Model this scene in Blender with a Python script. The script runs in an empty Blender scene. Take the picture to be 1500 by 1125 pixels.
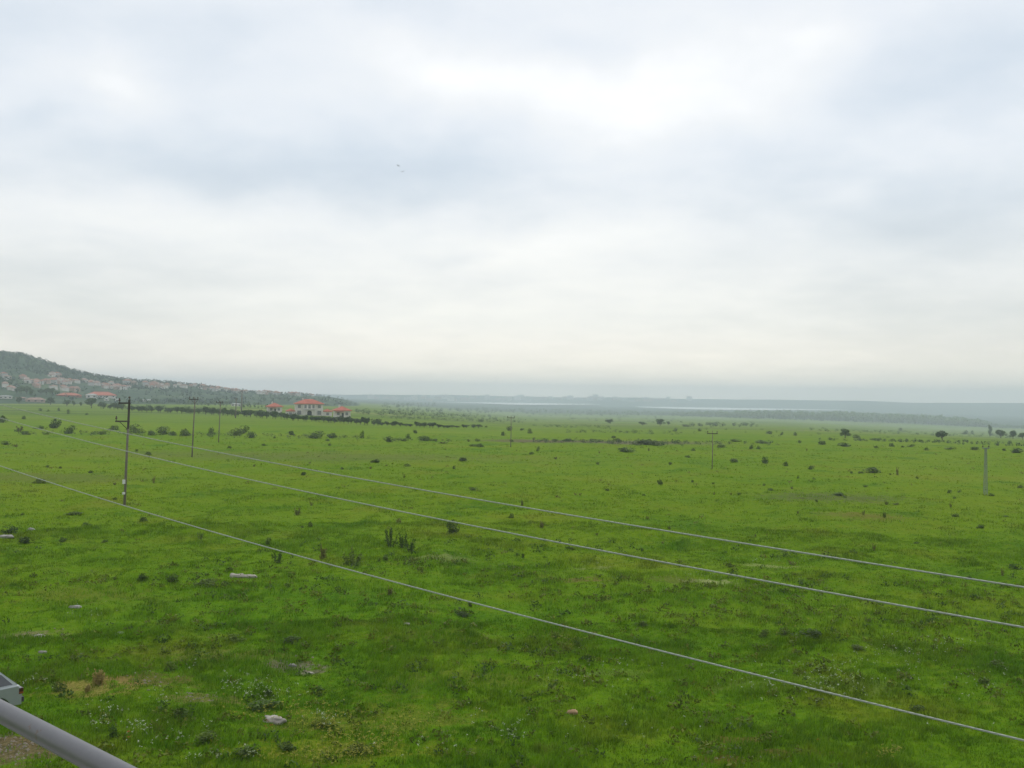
import bpy, math, random
import numpy as np
from mathutils import Vector, Matrix
random.seed(7); RNG = np.random.default_rng(11)
S = bpy.context.scene; COL = S.collection
rad = math.radians

# ---------------------------------------------------------------- camera maths
EYE = 10.7; F = 1460.0                      # eye height over the meadow, focal length in px of a 1500 px wide frame
PITCH, ROLL = rad(0.726), rad(0.775)
def _rx(a): c, s = math.cos(a), math.sin(a); return np.array([[1,0,0],[0,c,-s],[0,s,c]])
def _rz(a): c, s = math.cos(a), math.sin(a); return np.array([[c,-s,0],[s,c,0],[0,0,1]])
RCAM = _rx(math.pi/2 + PITCH) @ _rz(ROLL)
def ray(x, y):
    d = RCAM @ np.array([(x-750)/F, -(y-562.5)/F, -1.0]); return d/np.linalg.norm(d)
def at_depth(x, y, dist):
    """point at horizontal distance dist along a viewing direction"""
    d = ray(x, y); k = dist/math.hypot(d[0], d[1]); return Vector((d[0]*k, d[1]*k, EYE + d[2]*k))

# ---------------------------------------------------------------- noise + terrain
def _hash(ix, iy, seed):
    h = (ix.astype(np.int64)*374761393 + iy.astype(np.int64)*668265263 + seed*1442695041) & 0xffffffff
    h = ((h ^ (h >> 13))*1274126177) & 0xffffffff
    return ((h ^ (h >> 16)) & 0xffff)/65535.0
def vnoise(x, y, seed=0):
    x = np.asarray(x, float); y = np.asarray(y, float)
    ix, iy = np.floor(x), np.floor(y); fx, fy = x-ix, y-iy
    fx = fx*fx*(3-2*fx); fy = fy*fy*(3-2*fy)
    a, b = _hash(ix, iy, seed), _hash(ix+1, iy, seed); c, d = _hash(ix, iy+1, seed), _hash(ix+1, iy+1, seed)
    return (a+(b-a)*fx)*(1-fy) + (c+(d-c)*fx)*fy
def fbm(x, y, seed=0, o=4):
    v = 0; a = .5; t = 0
    for k in range(o):
        v = v + a*vnoise(x*2**k, y*2**k, seed+17*k); t += a; a *= .5
    return v/t
def sstep(a, b, x):
    t = np.clip((x-a)/(b-a), 0, 1); return t*t*(3-2*t)

_dz = ([0, 250, 500, 1000, 1500, 2300, 3200, 5550, 6100, 6650, 7400], [0, 0, -4, -14, -22, -33.5, -34.5, -35, -15, 12, 6])
_lz = ([0, 700, 1500, 2500, 5550, 6100, 6650, 7400], [0, 0, -3, -6, -10, -3, 14, 8])
def ground_z(x, y, bumps=True):
    x = np.asarray(x, float); y = np.asarray(y, float)
    r = np.hypot(x, y); az = np.degrees(np.arctan2(x, y))
    w = sstep(-13, 3, az)
    z = np.interp(r, *_dz)*w*(1+.42*sstep(13, 27, az)*(1-sstep(5600, 6300, r))) + np.interp(r, *_lz)*(1-w)
    z = z + (fbm(x/420, y/420, 3, 3)-.5)*17*sstep(5800, 6500, r)
    if bumps:
        z = z + (fbm(x/9, y/9, 5, 3)-.5)*.55*sstep(8, 40, r)*(1-sstep(300, 700, r)) + (fbm(x/1.7, y/1.7, 8, 2)-.5)*.42*(1-sstep(100, 200, r))
    return z
# crest of the wooded hill, as seen from the balcony: column, row
_crest = [(-900,520),(-500,518),(-250,515),(-120,513),(-40,512),(0,513),(30,516),(60,524),(100,538),(150,550),(200,557),(240,559),(290,563),(340,571),(390,574),(450,578),(520,582.5),(570,590),(640,606),(700,625)]
_ca, _ce = [], []
for px, py in _crest:
    d = ray(px, py); _ca.append(math.degrees(math.atan2(d[0], d[1]))); _ce.append(d[2]/math.hypot(d[0], d[1]))
R0, RC = 860.0, 1560.0
def hill_z(x, y):
    x = np.asarray(x, float); y = np.asarray(y, float)
    r = np.hypot(x, y); az = np.degrees(np.arctan2(x, y))
    top = EYE + np.interp(az, _ca, _ce)*RC + 5
    t = np.where(r < RC, ((np.clip(r, R0, RC)-R0)/(RC-R0))**1.15, 1-.5*sstep(RC, RC+1500, r))
    return -5 + top*t + (fbm(x/160, y/160, 21, 3)-.5)*7*sstep(R0, R0+350, r)*np.clip(top/40, .1, 1) - 1.5 - 30*sstep(-10.5, -6, az)
def surf(x, y):
    return np.maximum(ground_z(x, y, False), hill_z(x, y))
_rr = np.concatenate([np.geomspace(12, 7000, 2700)])
def place(px, py):
    """where a viewing direction meets the land"""
    d = ray(px, py); hl = math.hypot(d[0], d[1])
    xs, ys, zs = d[0]/hl*_rr, d[1]/hl*_rr, EYE + d[2]/hl*_rr
    dz = zs - surf(xs, ys)
    k = np.argmax(dz < 0)
    if dz[k] >= 0: k = len(_rr)-1
    t = 0 if k == 0 else dz[k-1]/(dz[k-1]-dz[k]+1e-9)
    r = _rr[k] if k == 0 else _rr[k-1] + (_rr[k]-_rr[k-1])*t
    x, y = d[0]/hl*r, d[1]/hl*r
    return Vector((x, y, float(np.maximum(ground_z(x, y), hill_z(x, y))))), float(y)
def px_size(r): return r/F       # metres per 1500-frame pixel

# ---------------------------------------------------------------- materials
def new_mat(name):
    m = bpy.data.materials.new(name); m.use_nodes = True; nt = m.node_tree
    return m, nt, nt.nodes['Principled BSDF']
def N(nt, t, **kw):
    n = nt.nodes.new(t)
    for k, v in kw.items():
        if k.startswith('i_'): n.inputs[k[2:].replace('_', ' ')].default_value = v
        else: setattr(n, k, v)
    return n
def ramp(nt, fac, stops, interp='LINEAR'):
    n = nt.nodes.new('ShaderNodeValToRGB'); cr = n.color_ramp; cr.interpolation = interp
    while len(cr.elements) < len(stops): cr.elements.new(.5)
    for e, (p, c) in zip(cr.elements, stops):
        e.position = p; e.color = (*c, 1) if len(c) == 3 else c
    nt.links.new(fac, n.inputs['Fac']); return n.outputs['Color']
def mix(nt, fac, a, b, mode='MIX'):
    n = nt.nodes.new('ShaderNodeMix'); n.data_type = 'RGBA'; n.blend_type = mode
    for sock, v in ((n.inputs['Factor'], fac), (n.inputs['A'], a), (n.inputs['B'], b)):
        pass
    ins = [s for s in n.inputs if s.enabled]
    for s, v in zip((n.inputs[0], n.inputs[6], n.inputs[7]), (fac, a, b)):
        if isinstance(v, (int, float)): s.default_value = v
        elif isinstance(v, tuple): s.default_value = (*v, 1)
        else: nt.links.new(v, s)
    return n.outputs[2]
def noise(nt, scale, detail=4, rough=.55, vec=None, scl=None):
    n = nt.nodes.new('ShaderNodeTexNoise'); n.inputs['Scale'].default_value = scale
    n.inputs['Detail'].default_value = detail; n.inputs['Roughness'].default_value = rough
    if vec is None: vec = nt.nodes.new('ShaderNodeNewGeometry').outputs['Position']
    if scl:
        mp = nt.nodes.new('ShaderNodeMapping'); mp.inputs['Scale'].default_value = scl
        nt.links.new(vec, mp.inputs['Vector']); vec = mp.outputs['Vector']
    nt.links.new(vec, n.inputs['Vector']); return n.outputs['Fac']
def mrange(nt, v, a, b, c=0., d=1.):
    n = nt.nodes.new('ShaderNodeMapRange'); n.interpolation_type = 'SMOOTHSTEP'
    for k, q in zip(('From Min', 'From Max', 'To Min', 'To Max'), (a, b, c, d)): n.inputs[k].default_value = q
    nt.links.new(v, n.inputs['Value']); return n.outputs['Result']
def math_n(nt, op, a, b=None):
    n = nt.nodes.new('ShaderNodeMath'); n.operation = op
    for s, v in zip(n.inputs, (a, b)):
        if v is None: continue
        if isinstance(v, (int, float)): s.default_value = v
        else: nt.links.new(v, s)
    return n.outputs[0]

def plain(name, c, rough=.7, var=.18, scale=3., metal=0., spec=None):
    m, nt, b = new_mat(name)
    f = noise(nt, scale, 4)
    lo = tuple(max(0, q*(1-var)) for q in c); hi = tuple(min(1, q*(1+var)) for q in c)
    nt.links.new(ramp(nt, f, [(.3, lo), (.7, hi)]), b.inputs['Base Color'])
    b.inputs['Roughness'].default_value = rough; b.inputs['Metallic'].default_value = metal
    if spec is not None: b.inputs['Specular IOR Level'].default_value = spec
    return m

def meadow_colour(nt):
    """colour of the sward: patches of grass kinds, the same for the soil sheet and the blades that grow on it"""
    pos = nt.nodes.new('ShaderNodeNewGeometry').outputs['Position']
    sep = nt.nodes.new('ShaderNodeSeparateXYZ'); nt.links.new(pos, sep.inputs[0])
    flat = nt.nodes.new('ShaderNodeCombineXYZ'); nt.links.new(sep.outputs[0], flat.inputs[0]); nt.links.new(sep.outputs[1], flat.inputs[1])
    v = flat.outputs[0]
    big = noise(nt, .022, 5, .6, v)
    mid = noise(nt, .11, 5, .6, v, (1, .8, 1))
    sml = noise(nt, .62, 4, .6, v)
    fine = noise(nt, 2.6, 3, .6, v)
    ln = nt.nodes.new('ShaderNodeVectorMath'); ln.operation = 'LENGTH'; nt.links.new(v, ln.inputs[0]); dist = ln.outputs['Value']
    lush = ramp(nt, big, [(.3, (.070, .178, .004)), (.5, (.102, .208, .005)), (.68, (.150, .240, .008))])
    short = ramp(nt, big, [(.3, (.104, .198, .004)), (.52, (.136, .222, .006)), (.7, (.172, .238, .014))])
    c = mix(nt, mrange(nt, dist, 40, 105), lush, short)
    c = mix(nt, mrange(nt, mid, .50, .72, 0, .62), c, (.165, .185, .014))      # olive, seeding
    c = mix(nt, mrange(nt, mid, .47, .27, 0, .68), c, (.044, .132, .005))      # dark lush growth
    m2 = noise(nt, .2, 5, .65, v, (1, 1.3, 1))
    c = mix(nt, mrange(nt, m2, .60, .76, 0, .45), c, (.175, .145, .040))        # dry brown
    c = mix(nt, mrange(nt, sml, .53, .76, 0, .6), c, (.18, .24, .016))
    c = mix(nt, mrange(nt, sml, .45, .25, 0, .6), c, (.040, .118, .004))
    c = mix(nt, mrange(nt, fine, .52, .73, 0, .45), c, (.17, .215, .016))
    c = mix(nt, mrange(nt, fine, .48, .28, 0, .55), c, (.034, .095, .004))
    m3 = noise(nt, .33, 5, .7, v, (1, 1.6, 1))
    c = mix(nt, mrange(nt, m3, .59, .74, 0, .45), c, (.165, .165, .03))        # seed heads, dry stalks
    c = mix(nt, mrange(nt, m3, .42, .28, 0, .5), c, (.05, .13, .006))
    return c, dist, v, sep

def ground_material():
    m, nt, b = new_mat('meadow_soil_and_sward')
    c, dist, v, sep = meadow_colour(nt)
    # far off fields: broad strips of crops and pasture
    f1 = noise(nt, .004, 3, .5, v, (1, 2.6, 1)); f2 = noise(nt, .012, 4, .6, v, (.5, 2.2, 1))
    fields = ramp(nt, f1, [(.32, (.08, .135, .022)), (.45, (.145, .21, .024)), (.55, (.12, .185, .024)), (.68, (.20, .22, .06))])
    fields = mix(nt, mrange(nt, f2, .52, .68, 0, .8), fields, (.035, .068, .022))
    c = mix(nt, mrange(nt, dist, 260, 620), c, fields)
    c = mix(nt, mrange(nt, dist, 2400, 3000), c, (.028, .055, .030))
    grit = noise(nt, 7., 5, .75, v)
    def spot(p, rx, ry, col, amt, base=c):
        pass
    for (px, py, rx, ry, col, amt) in BARE:
        P, _ = place(px, py)
        sub = nt.nodes.new('ShaderNodeVectorMath'); sub.operation = 'SUBTRACT'; nt.links.new(v, sub.inputs[0]); sub.inputs[1].default_value = (P.x, P.y, 0)
        mul = nt.nodes.new('ShaderNodeVectorMath'); mul.operation = 'MULTIPLY'; nt.links.new(sub.outputs[0], mul.inputs[0]); mul.inputs[1].default_value = (1/rx, 1/ry, 0)
        L = nt.nodes.new('ShaderNodeVectorMath'); L.operation = 'LENGTH'; nt.links.new(mul.outputs[0], L.inputs[0])
        nz = noise(nt, 1.6, 5, .7, v)
        q = math_n(nt, 'ADD', L.outputs['Value'], math_n(nt, 'MULTIPLY', math_n(nt, 'SUBTRACT', nz, .5), 4.2))
        c = mix(nt, mrange(nt, q, 1.2, .5, 0, amt), c, mix(nt, mrange(nt, grit, .38, .62), tuple(k*.5 for k in col), tuple(min(1, k*1.15) for k in col)))
    nt.links.new(c, b.inputs['Base Color']); b.inputs['Roughness'].default_value = .95; b.inputs['Specular IOR Level'].default_value = .02
    bp = nt.nodes.new('ShaderNodeBump'); bp.inputs['Strength'].default_value = .7; bp.inputs['Distance'].default_value = .25
    nt.links.new(noise(nt, 3.2, 5, .7, v), bp.inputs['Height']); nt.links.new(bp.outputs[0], b.inputs['Normal'])
    return m
# bare or dry patches: column, row, half width, half depth in metres, colour, amount
BARE = [(45,930,1.2,.9,(.26,.20,.12),.7),(20,1100,2.0,1.2,(.17,.12,.07),.85),(60,1085,1.2,.8,(.16,.12,.06),.6),(215,995,2.0,1.1,(.16,.10,.045),.6),(300,1020,1.6,.7,(.20,.15,.06),.6),
        (425,970,1.3,.5,(.24,.20,.15),.7),(455,977,.7,.4,(.24,.20,.15),.7),(1060,1120,.8,.35,(.16,.08,.03),.7),(1130,1108,.6,.3,(.16,.09,.035),.6),
        (1075,1087,.9,.4,(.18,.12,.04),.7),(1175,1108,.9,.3,(.15,.10,.035),.5),(1040,853,1.5,.7,(.36,.38,.16),.75),(1128,829,2.0,.8,(.30,.33,.12),.6),(868,832,1.3,.7,(.28,.31,.12),.5),
        (850,850,1.3,.8,(.21,.13,.06),.6),(985,852,1.4,.9,(.15,.13,.05),.45),(640,818,2.2,1.2,(.26,.28,.10),.5),(1240,1000,2.2,1.2,(.17,.21,.06),.4),(1350,950,2.0,1.2,(.17,.21,.06),.35),
        (1110,1000,2.2,.8,(.17,.21,.06),.35),(905,985,1.6,.7,(.17,.21,.06),.35),(1265,757,4.5,3,(.20,.14,.05),.5),(880,647,26,12,(.17,.14,.09),.65),(930,648,22,9,(.16,.14,.10),.6),(800,646,14,9,(.16,.13,.08),.6),
        (760,646,12,8,(.15,.12,.07),.6),(440,668,40,14,(.14,.15,.05),.5),(140,1005,1.8,1.0,(.34,.24,.08),.6),(120,870,4,2,(.17,.17,.03),.45),(330,960,3,1.2,(.19,.17,.05),.5),(560,1050,4,1.6,(.20,.20,.03),.5),(480,1100,3.4,1.4,(.22,.23,.02),.55),(680,1000,4,1.4,(.17,.18,.03),.45),(640,930,3,1.2,(.20,.17,.05),.35),(1220,728,8,6,(.12,.12,.06),.6),(70,700,14,7,(.13,.15,.045),.5)]

def blade_material():
    m, nt, b = new_mat('grass_blades')
    c, dist, v, sep = meadow_colour(nt)
    at = nt.nodes.new('ShaderNodeAttribute'); at.attribute_name = 'tone'; at.attribute_type = 'GEOMETRY'
    hsv = nt.nodes.new('ShaderNodeHueSaturation'); nt.links.new(c, hsv.inputs['Color'])
    nt.links.new(mrange(nt, at.outputs['Fac'], 0, 1, .75, 1.65), hsv.inputs['Value'])
    dry = mix(nt, mrange(nt, at.outputs['Fac'], .9, 1., 0, .45), hsv.outputs[0], (.19, .20, .07))
    nt.links.new(dry, b.inputs['Base Color']); b.inputs['Roughness'].default_value = .6; b.inputs['Specular IOR Level'].default_value = .15
    tr = nt.nodes.new('ShaderNodeBsdfTranslucent'); nt.links.new(dry, tr.inputs['Color'])
    ms = nt.nodes.new('ShaderNodeMixShader'); ms.inputs[0].default_value = .4
    out = nt.nodes['Material Output']
    nt.links.new(b.outputs[0], ms.inputs[1]); nt.links.new(tr.outputs[0], ms.inputs[2]); nt.links.new(ms.outputs[0], out.inputs['Surface'])
    return m
def leaf_material(name, lo, mid, hi, trans=.25):
    m, nt, b = new_mat(name)
    at = nt.nodes.new('ShaderNodeAttribute'); at.attribute_name = 'tone'; at.attribute_type = 'GEOMETRY'
    oi = nt.nodes.new('ShaderNodeObjectInfo')
    c = ramp(nt, at.outputs['Fac'], [(0, lo), (.5, mid), (1, hi)])
    hsv = nt.nodes.new('ShaderNodeHueSaturation'); nt.links.new(c, hsv.inputs['Color'])
    nt.links.new(mrange(nt, oi.outputs['Random'], 0, 1, .72, 1.25), hsv.inputs['Value']); nt.links.new(mrange(nt, oi.outputs['Random'], 1, 0, .485, .512), hsv.inputs['Hue'])
    nt.links.new(hsv.outputs[0], b.inputs['Base Color']); b.inputs['Roughness'].default_value = .65; b.inputs['Specular IOR Level'].default_value = .2
    tr = nt.nodes.new('ShaderNodeBsdfTranslucent'); nt.links.new(hsv.outputs[0], tr.inputs['Color'])
    ms = nt.nodes.new('ShaderNodeMixShader'); ms.inputs[0].default_value = trans
    nt.links.new(b.outputs[0], ms.inputs[1]); nt.links.new(tr.outputs[0], ms.inputs[2]); nt.links.new(ms.outputs[0], nt.nodes['Material Output'].inputs['Surface'])
    return m

M = {}
M['blade'] = blade_material()
M['dark_leaf'] = leaf_material('dark_shrub_leaves', (.034,.064,.010), (.060,.102,.014), (.10,.158,.022))
M['green_leaf'] = leaf_material('green_shrub_leaves', (.035,.07,.010), (.07,.125,.016), (.13,.20,.026))
M['brown_leaf'] = leaf_material('dry_weed_leaves', (.06,.065,.016), (.12,.12,.028), (.18,.18,.04))
M['tree_leaf'] = leaf_material('tree_leaves', (.030,.060,.018), (.058,.104,.026), (.098,.158,.036))
M['hill_leaf'] = leaf_material('hill_forest_leaves', (.014,.036,.024), (.030,.062,.040), (.055,.10,.058))
M['pale_leaf'] = leaf_material('grey_green_leaves', (.05,.08,.03), (.085,.13,.045), (.15,.20,.07))
M['yellow_leaf'] = leaf_material('yellow_green_leaves', (.05,.08,.008), (.11,.15,.012), (.20,.23,.02))
M['straw'] = leaf_material('straw_stalks', (.30,.23,.07), (.46,.35,.12), (.58,.46,.18))
M['white_flower'] = leaf_material('white_flower_heads', (.26,.32,.14), (.42,.48,.27), (.66,.68,.50), .15)
M['red_flower'] = leaf_material('red_poppy_petals', (.35,.03,.01), (.45,.05,.015), (.5,.08,.02), .2)
M['bark'] = plain('bark', (.07,.055,.04), .9, .3, 2)
M['wood_pole'] = plain('weathered_pole', (.17,.145,.12), .9, .25, 1.5)
M['dark_wood'] = plain('dark_crossarm', (.055,.045,.04), .8, .25, 3)
M['glaze'] = plain('brown_insulator_glaze', (.06,.035,.025), .3, .2, 4)
M['sign_white'] = plain('enamel_plate', (.62,.62,.60), .5, .08, 4)
M['galv'] = plain('galvanised_lattice', (.19,.22,.20), .55, .12, 2)
M['wall_white'] = plain('pale_render', (.62,.58,.54), .9, .1, .35)
M['wall_grey'] = plain('grey_render', (.42,.41,.40), .9, .14, .3)
M['wall_pink'] = plain('pinkish_brick', (.42,.30,.26), .9, .15, .3)
M['roof_red'] = plain('red_roof_tiles', (.40,.105,.065), .85, .2, .6)
M['roof_old'] = plain('faded_roof_tiles', (.30,.13,.095), .9, .2, .4)
M['roof_pink'] = plain('weathered_roof', (.30,.19,.16), .9, .2, .3)
M['glass'] = plain('dark_window', (.035,.04,.045), .2, .2, 2)
M['villa_glass'] = plain('curtained_window', (.17,.17,.17), .3, .2, 2)
M['shade'] = plain('dark_opening', (.02,.02,.02), .9, .2, 2)
M['stone'] = plain('pale_limestone', (.38,.345,.295), .95, .3, 3.5)
M['rubble'] = plain('grey_rubble', (.32,.305,.28), .95, .3, 4)
M['pebble'] = plain('brownish_pebbles', (.22,.185,.14), .95, .3, 5)
M['clod'] = plain('orange_stone', (.42,.27,.15), .95, .25, 4)
M['cable'] = plain('aluminium_strands', (.34,.37,.32), .55, .14, 40, .2)
M['car_paint'] = plain('silver_car_paint', (.33,.36,.365), .3, .05, 2, .35)
M['car_dark'] = plain('black_trim', (.03,.03,.033), .6, .2, 3)
M['car_glass'] = plain('tinted_car_glass', (.05,.055,.06), .08, .1, 1, 0, .8)
M['tyre'] = plain('tyre_rubber', (.02,.02,.02), .9, .2, 6)
M['rim'] = plain('wheel_cover', (.45,.46,.47), .4, .1, 4, .6)
M['lamp_red'] = plain('tail_lamp_red', (.05,.010,.008), .3, .2, 3)
M['lamp_amber'] = plain('amber_lens', (.22,.07,.015), .3, .15, 3)
M['feather'] = plain('dark_feathers', (.06,.06,.065), .8, .2, 5)

# ---------------------------------------------------------------- mesh building
class MB:
    def __init__(s): s.v = []; s.f = []; s.m = []; s.t = []
    def quad_faces(s, vs, fs, mi=0, tone=.5):
        k = len(s.v); s.v += [tuple(q) for q in vs]
        for f in fs: s.f.append(tuple(k+i for i in f)); s.m.append(mi); s.t.append(tone)
    def box(s, x0, x1, y0, y1, z0, z1, mi=0, mat=None, taper=1.):
        cx, cy = (x0+x1)/2, (y0+y1)/2
        vs = [(x0,y0,z0),(x1,y0,z0),(x1,y1,z0),(x0,y1,z0)] + [(cx+(x-cx)*taper, cy+(y-cy)*taper, z1) for x, y in ((x0,y0),(x1,y0),(x1,y1),(x0,y1))]
        if mat is not None: vs = [tuple(mat @ Vector(q)) for q in vs]
        s.quad_faces(vs, [(3,2,1,0),(4,5,6,7),(0,1,5,4),(1,2,6,5),(2,3,7,6),(3,0,4,7)], mi)
    def tube(s, pts, rads, n=8, mi=0, cap=True, tone=.5):
        pts = [Vector(p) for p in pts]
        if isinstance(rads, (int, float)): rads = [rads]*len(pts)
        k0 = len(s.v)
        for i, p in enumerate(pts):
            d = (pts[min(i+1, len(pts)-1)] - pts[max(i-1, 0)]).normalized()
            a = d.orthogonal().normalized() if abs(d.z) > .95 else d.cross(Vector((0,0,1))).normalized()
            b = d.cross(a)
            for j in range(n):
                t = 2*math.pi*j/n; s.v.append(tuple(p + (a*math.cos(t) + b*math.sin(t))*rads[i]))
        for i in range(len(pts)-1):
            for j in range(n):
                q = k0+i*n; s.f.append((q+j, q+(j+1) % n, q+n+(j+1) % n, q+n+j)); s.m.append(mi); s.t.append(tone)
        if cap:
            s.f.append(tuple(k0+j for j in range(n))[::-1]); s.m.append(mi); s.t.append(tone)
            q = k0+(len(pts)-1)*n; s.f.append(tuple(q+j for j in range(n))); s.m.append(mi); s.t.append(tone)
    def prism(s, poly, y0, y1, mi=0):
        """polygon in xz pushed along y"""
        n = len(poly)
        vs = [(x, y0, z) for x, z in poly] + [(x, y1, z) for x, z in poly]
        fs = [tuple(range(n)), tuple(range(2*n-1, n-1, -1))] + [(i, n+i, n+(i+1) % n, (i+1) % n) for i in range(n)]
        s.quad_faces(vs, fs, mi)
    def hip_roof(s, x0, x1, y0, y1, z0, h, eave=.5, mi=0, t=.25):
        x0 -= eave; x1 += eave; y0 -= eave; y1 += eave
        w, d = x1-x0, y1-y0; r = min(w, d)/2
        if w >= d: ra, rb = (x0+r*.95, (y0+y1)/2, z0+h), (x1-r*.95, (y0+y1)/2, z0+h)
        else: ra, rb = ((x0+x1)/2, y0+r*.95, z0+h), ((x0+x1)/2, y1-r*.95, z0+h)
        lo = [(x0,y0,z0-t),(x1,y0,z0-t),(x1,y1,z0-t),(x0,y1,z0-t)]; up = [(a,b,z0) for a,b,_ in lo]
        vs = lo+up+[ra, rb]
        fs = [(3,2,1,0),(0,1,5,4),(1,2,6,5),(2,3,7,6),(3,0,4,7)]
        fs += [(4,5,9,8),(5,6,9),(6,7,8,9),(7,4,8)] if w >= d else [(4,5,8),(5,6,9,8),(6,7,9),(7,4,8,9)]
        s.quad_faces(vs, fs, mi)
    def mesh(s, name, mats, smooth=False):
        me = bpy.data.meshes.new(name); me.from_pydata(s.v, [], s.f)
        for m in (mats if isinstance(mats, (list, tuple)) else [mats]): me.materials.append(m)
        me.polygons.foreach_set('material_index', s.m)
        if smooth: me.polygons.foreach_set('use_smooth', [True]*len(s.f))
        a = me.attributes.new('tone', 'FLOAT', 'FACE'); a.data.foreach_set('value', s.t)
        me.validate(); me.update(); return me

def link(name, me, parent=None, loc=None, rz=0, scale=None):
    o = bpy.data.objects.new(name, me); COL.objects.link(o)
    if parent is not None: o.parent = parent
    if loc is not None: o.location = loc
    if rz: o.rotation_euler.z = rz
    if scale is not None: o.scale = scale
    return o
def tag(o, label=None, cat=None, group=None, kind=None):
    if label: o['label'] = label
    if cat: o['category'] = cat
    if group: o['group'] = group
    if kind: o['kind'] = kind
    return o
def copy_tree(o, parent=None):
    c = o.copy(); COL.objects.link(c)
    for k in ('label', 'group'):
        if parent is None and k in c: del c[k]
    if parent is not None: c.parent = parent
    for ch in list(o.children): copy_tree(ch, c)
    return c
def np_mesh(name, V, loops, sizes, mat, tone=None, smooth=False):
    me = bpy.data.meshes.new(name)
    me.vertices.add(len(V)); me.vertices.foreach_set('co', np.ascontiguousarray(V, np.float32).ravel())
    me.loops.add(len(loops)); me.loops.foreach_set('vertex_index', np.ascontiguousarray(loops, np.int32))
    me.polygons.add(len(sizes)); st = np.concatenate([[0], np.cumsum(sizes)[:-1]])
    me.polygons.foreach_set('loop_start', st.astype(np.int32))
    if smooth: me.polygons.foreach_set('use_smooth', np.ones(len(sizes), bool))
    me.materials.append(mat); me.update(calc_edges=True)
    if tone is not None:
        a = me.attributes.new('tone', 'FLOAT', 'FACE'); a.data.foreach_set('value', np.ascontiguousarray(tone, np.float32))
    return me

# ---------------------------------------------------------------- the land
def polar_mesh(name, rs, azs, zf, mat, wrap=False):
    A, Rr = np.meshgrid(np.radians(azs), rs)
    X, Y = np.sin(A)*Rr, np.cos(A)*Rr
    Z = zf(X, Y); V = np.stack([X, Y, Z], -1).reshape(-1, 3)
    nr, na = len(rs), len(azs)
    i, j = np.meshgrid(np.arange(nr-1), np.arange(na if wrap else na-1), indexing='ij')
    j2 = (j+1) % na
    q = np.stack([i*na+j, (i+1)*na+j, (i+1)*na+j2, i*na+j2], -1).reshape(-1, 4)[:, ::-1]
    return np_mesh(name, V, q.ravel(), np.full(len(q), 4), mat, smooth=True)
azs = np.concatenate([np.linspace(-38, 38, 420), np.linspace(44, 316, 50)])
rs = np.concatenate([[.05, 3, 7, 12], np.geomspace(15, 200, 330), np.geomspace(203, 6950, 195)])
ground = link('ground', polar_mesh('ground', rs, azs, ground_z, ground_material(), True))
tag(ground, kind='structure')

def hill_material():
    m, nt, b = new_mat('hill_scrub')
    f = noise(nt, .014, 5, .65); g = noise(nt, .06, 4, .6)
    c = ramp(nt, f, [(.35, (.018, .042, .026)), (.5, (.036, .068, .036)), (.66, (.075, .11, .05))])
    c = mix(nt, mrange(nt, g, .5, .7, 0, .6), c, (.02, .04, .016))
    nt.links.new(c, b.inputs['Base Color']); b.inputs['Roughness'].default_value = .95; b.inputs['Specular IOR Level'].default_value = .1
    return m
hz_az = np.linspace(-48, -1.5, 260); hz_r = np.concatenate([np.linspace(R0-40, RC, 90), np.linspace(RC+40, RC+1500, 14)])
hill = link('hill', polar_mesh('hill', hz_r, hz_az, hill_z, hill_material()))
tag(hill, kind='structure')

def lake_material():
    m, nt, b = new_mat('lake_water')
    b.inputs['Base Color'].default_value = (.66, .66, .64, 1); b.inputs['Roughness'].default_value = .5; b.inputs['IOR'].default_value = 1.33  # pale matt base colour stands in for bright sky reflected off the water
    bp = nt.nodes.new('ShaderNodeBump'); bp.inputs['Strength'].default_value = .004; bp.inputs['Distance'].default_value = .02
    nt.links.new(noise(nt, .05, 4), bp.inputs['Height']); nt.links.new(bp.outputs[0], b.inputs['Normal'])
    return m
def lake(az0, az1, fr0, fr1):
    n = 60; V = []; a = np.linspace(az0, az1, n)
    for k, q in enumerate(a):
        u = k/(n-1); e = math.sin(math.pi*u)**.45
        wob = 70*(float(fbm(u*9+az0, 0, 31, 3))-.5)
        r0_ = 5500-(5500-np.interp(u, *fr0))*e+wob; r1_ = np.interp(u, *fr1)+wob*.5
        for r in (r0_, max(r1_, r0_+2)):
            V.append((math.sin(rad(q))*r, math.cos(rad(q))*r, 0))
    V = np.array(V)
    z = float(ground_z(V[:, 0], V[:, 1], False).max())+.35; V[:, 2] = z
    q = np.array([(2*k, 2*k+1, 2*k+3, 2*k+2) for k in range(n-1)])[:, ::-1]
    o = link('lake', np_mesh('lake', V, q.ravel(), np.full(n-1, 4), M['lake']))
    return tag(o, kind='structure')
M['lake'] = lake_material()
azpx = lambda px: math.degrees(math.atan2(*ray(px, 590)[:2]))
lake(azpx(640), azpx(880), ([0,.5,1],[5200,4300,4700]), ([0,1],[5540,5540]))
lake(azpx(930), azpx(1245), ([0,.3,.6,1],[4500,4400,4700,5000]), ([0,1],[5540,5540]))

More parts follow.
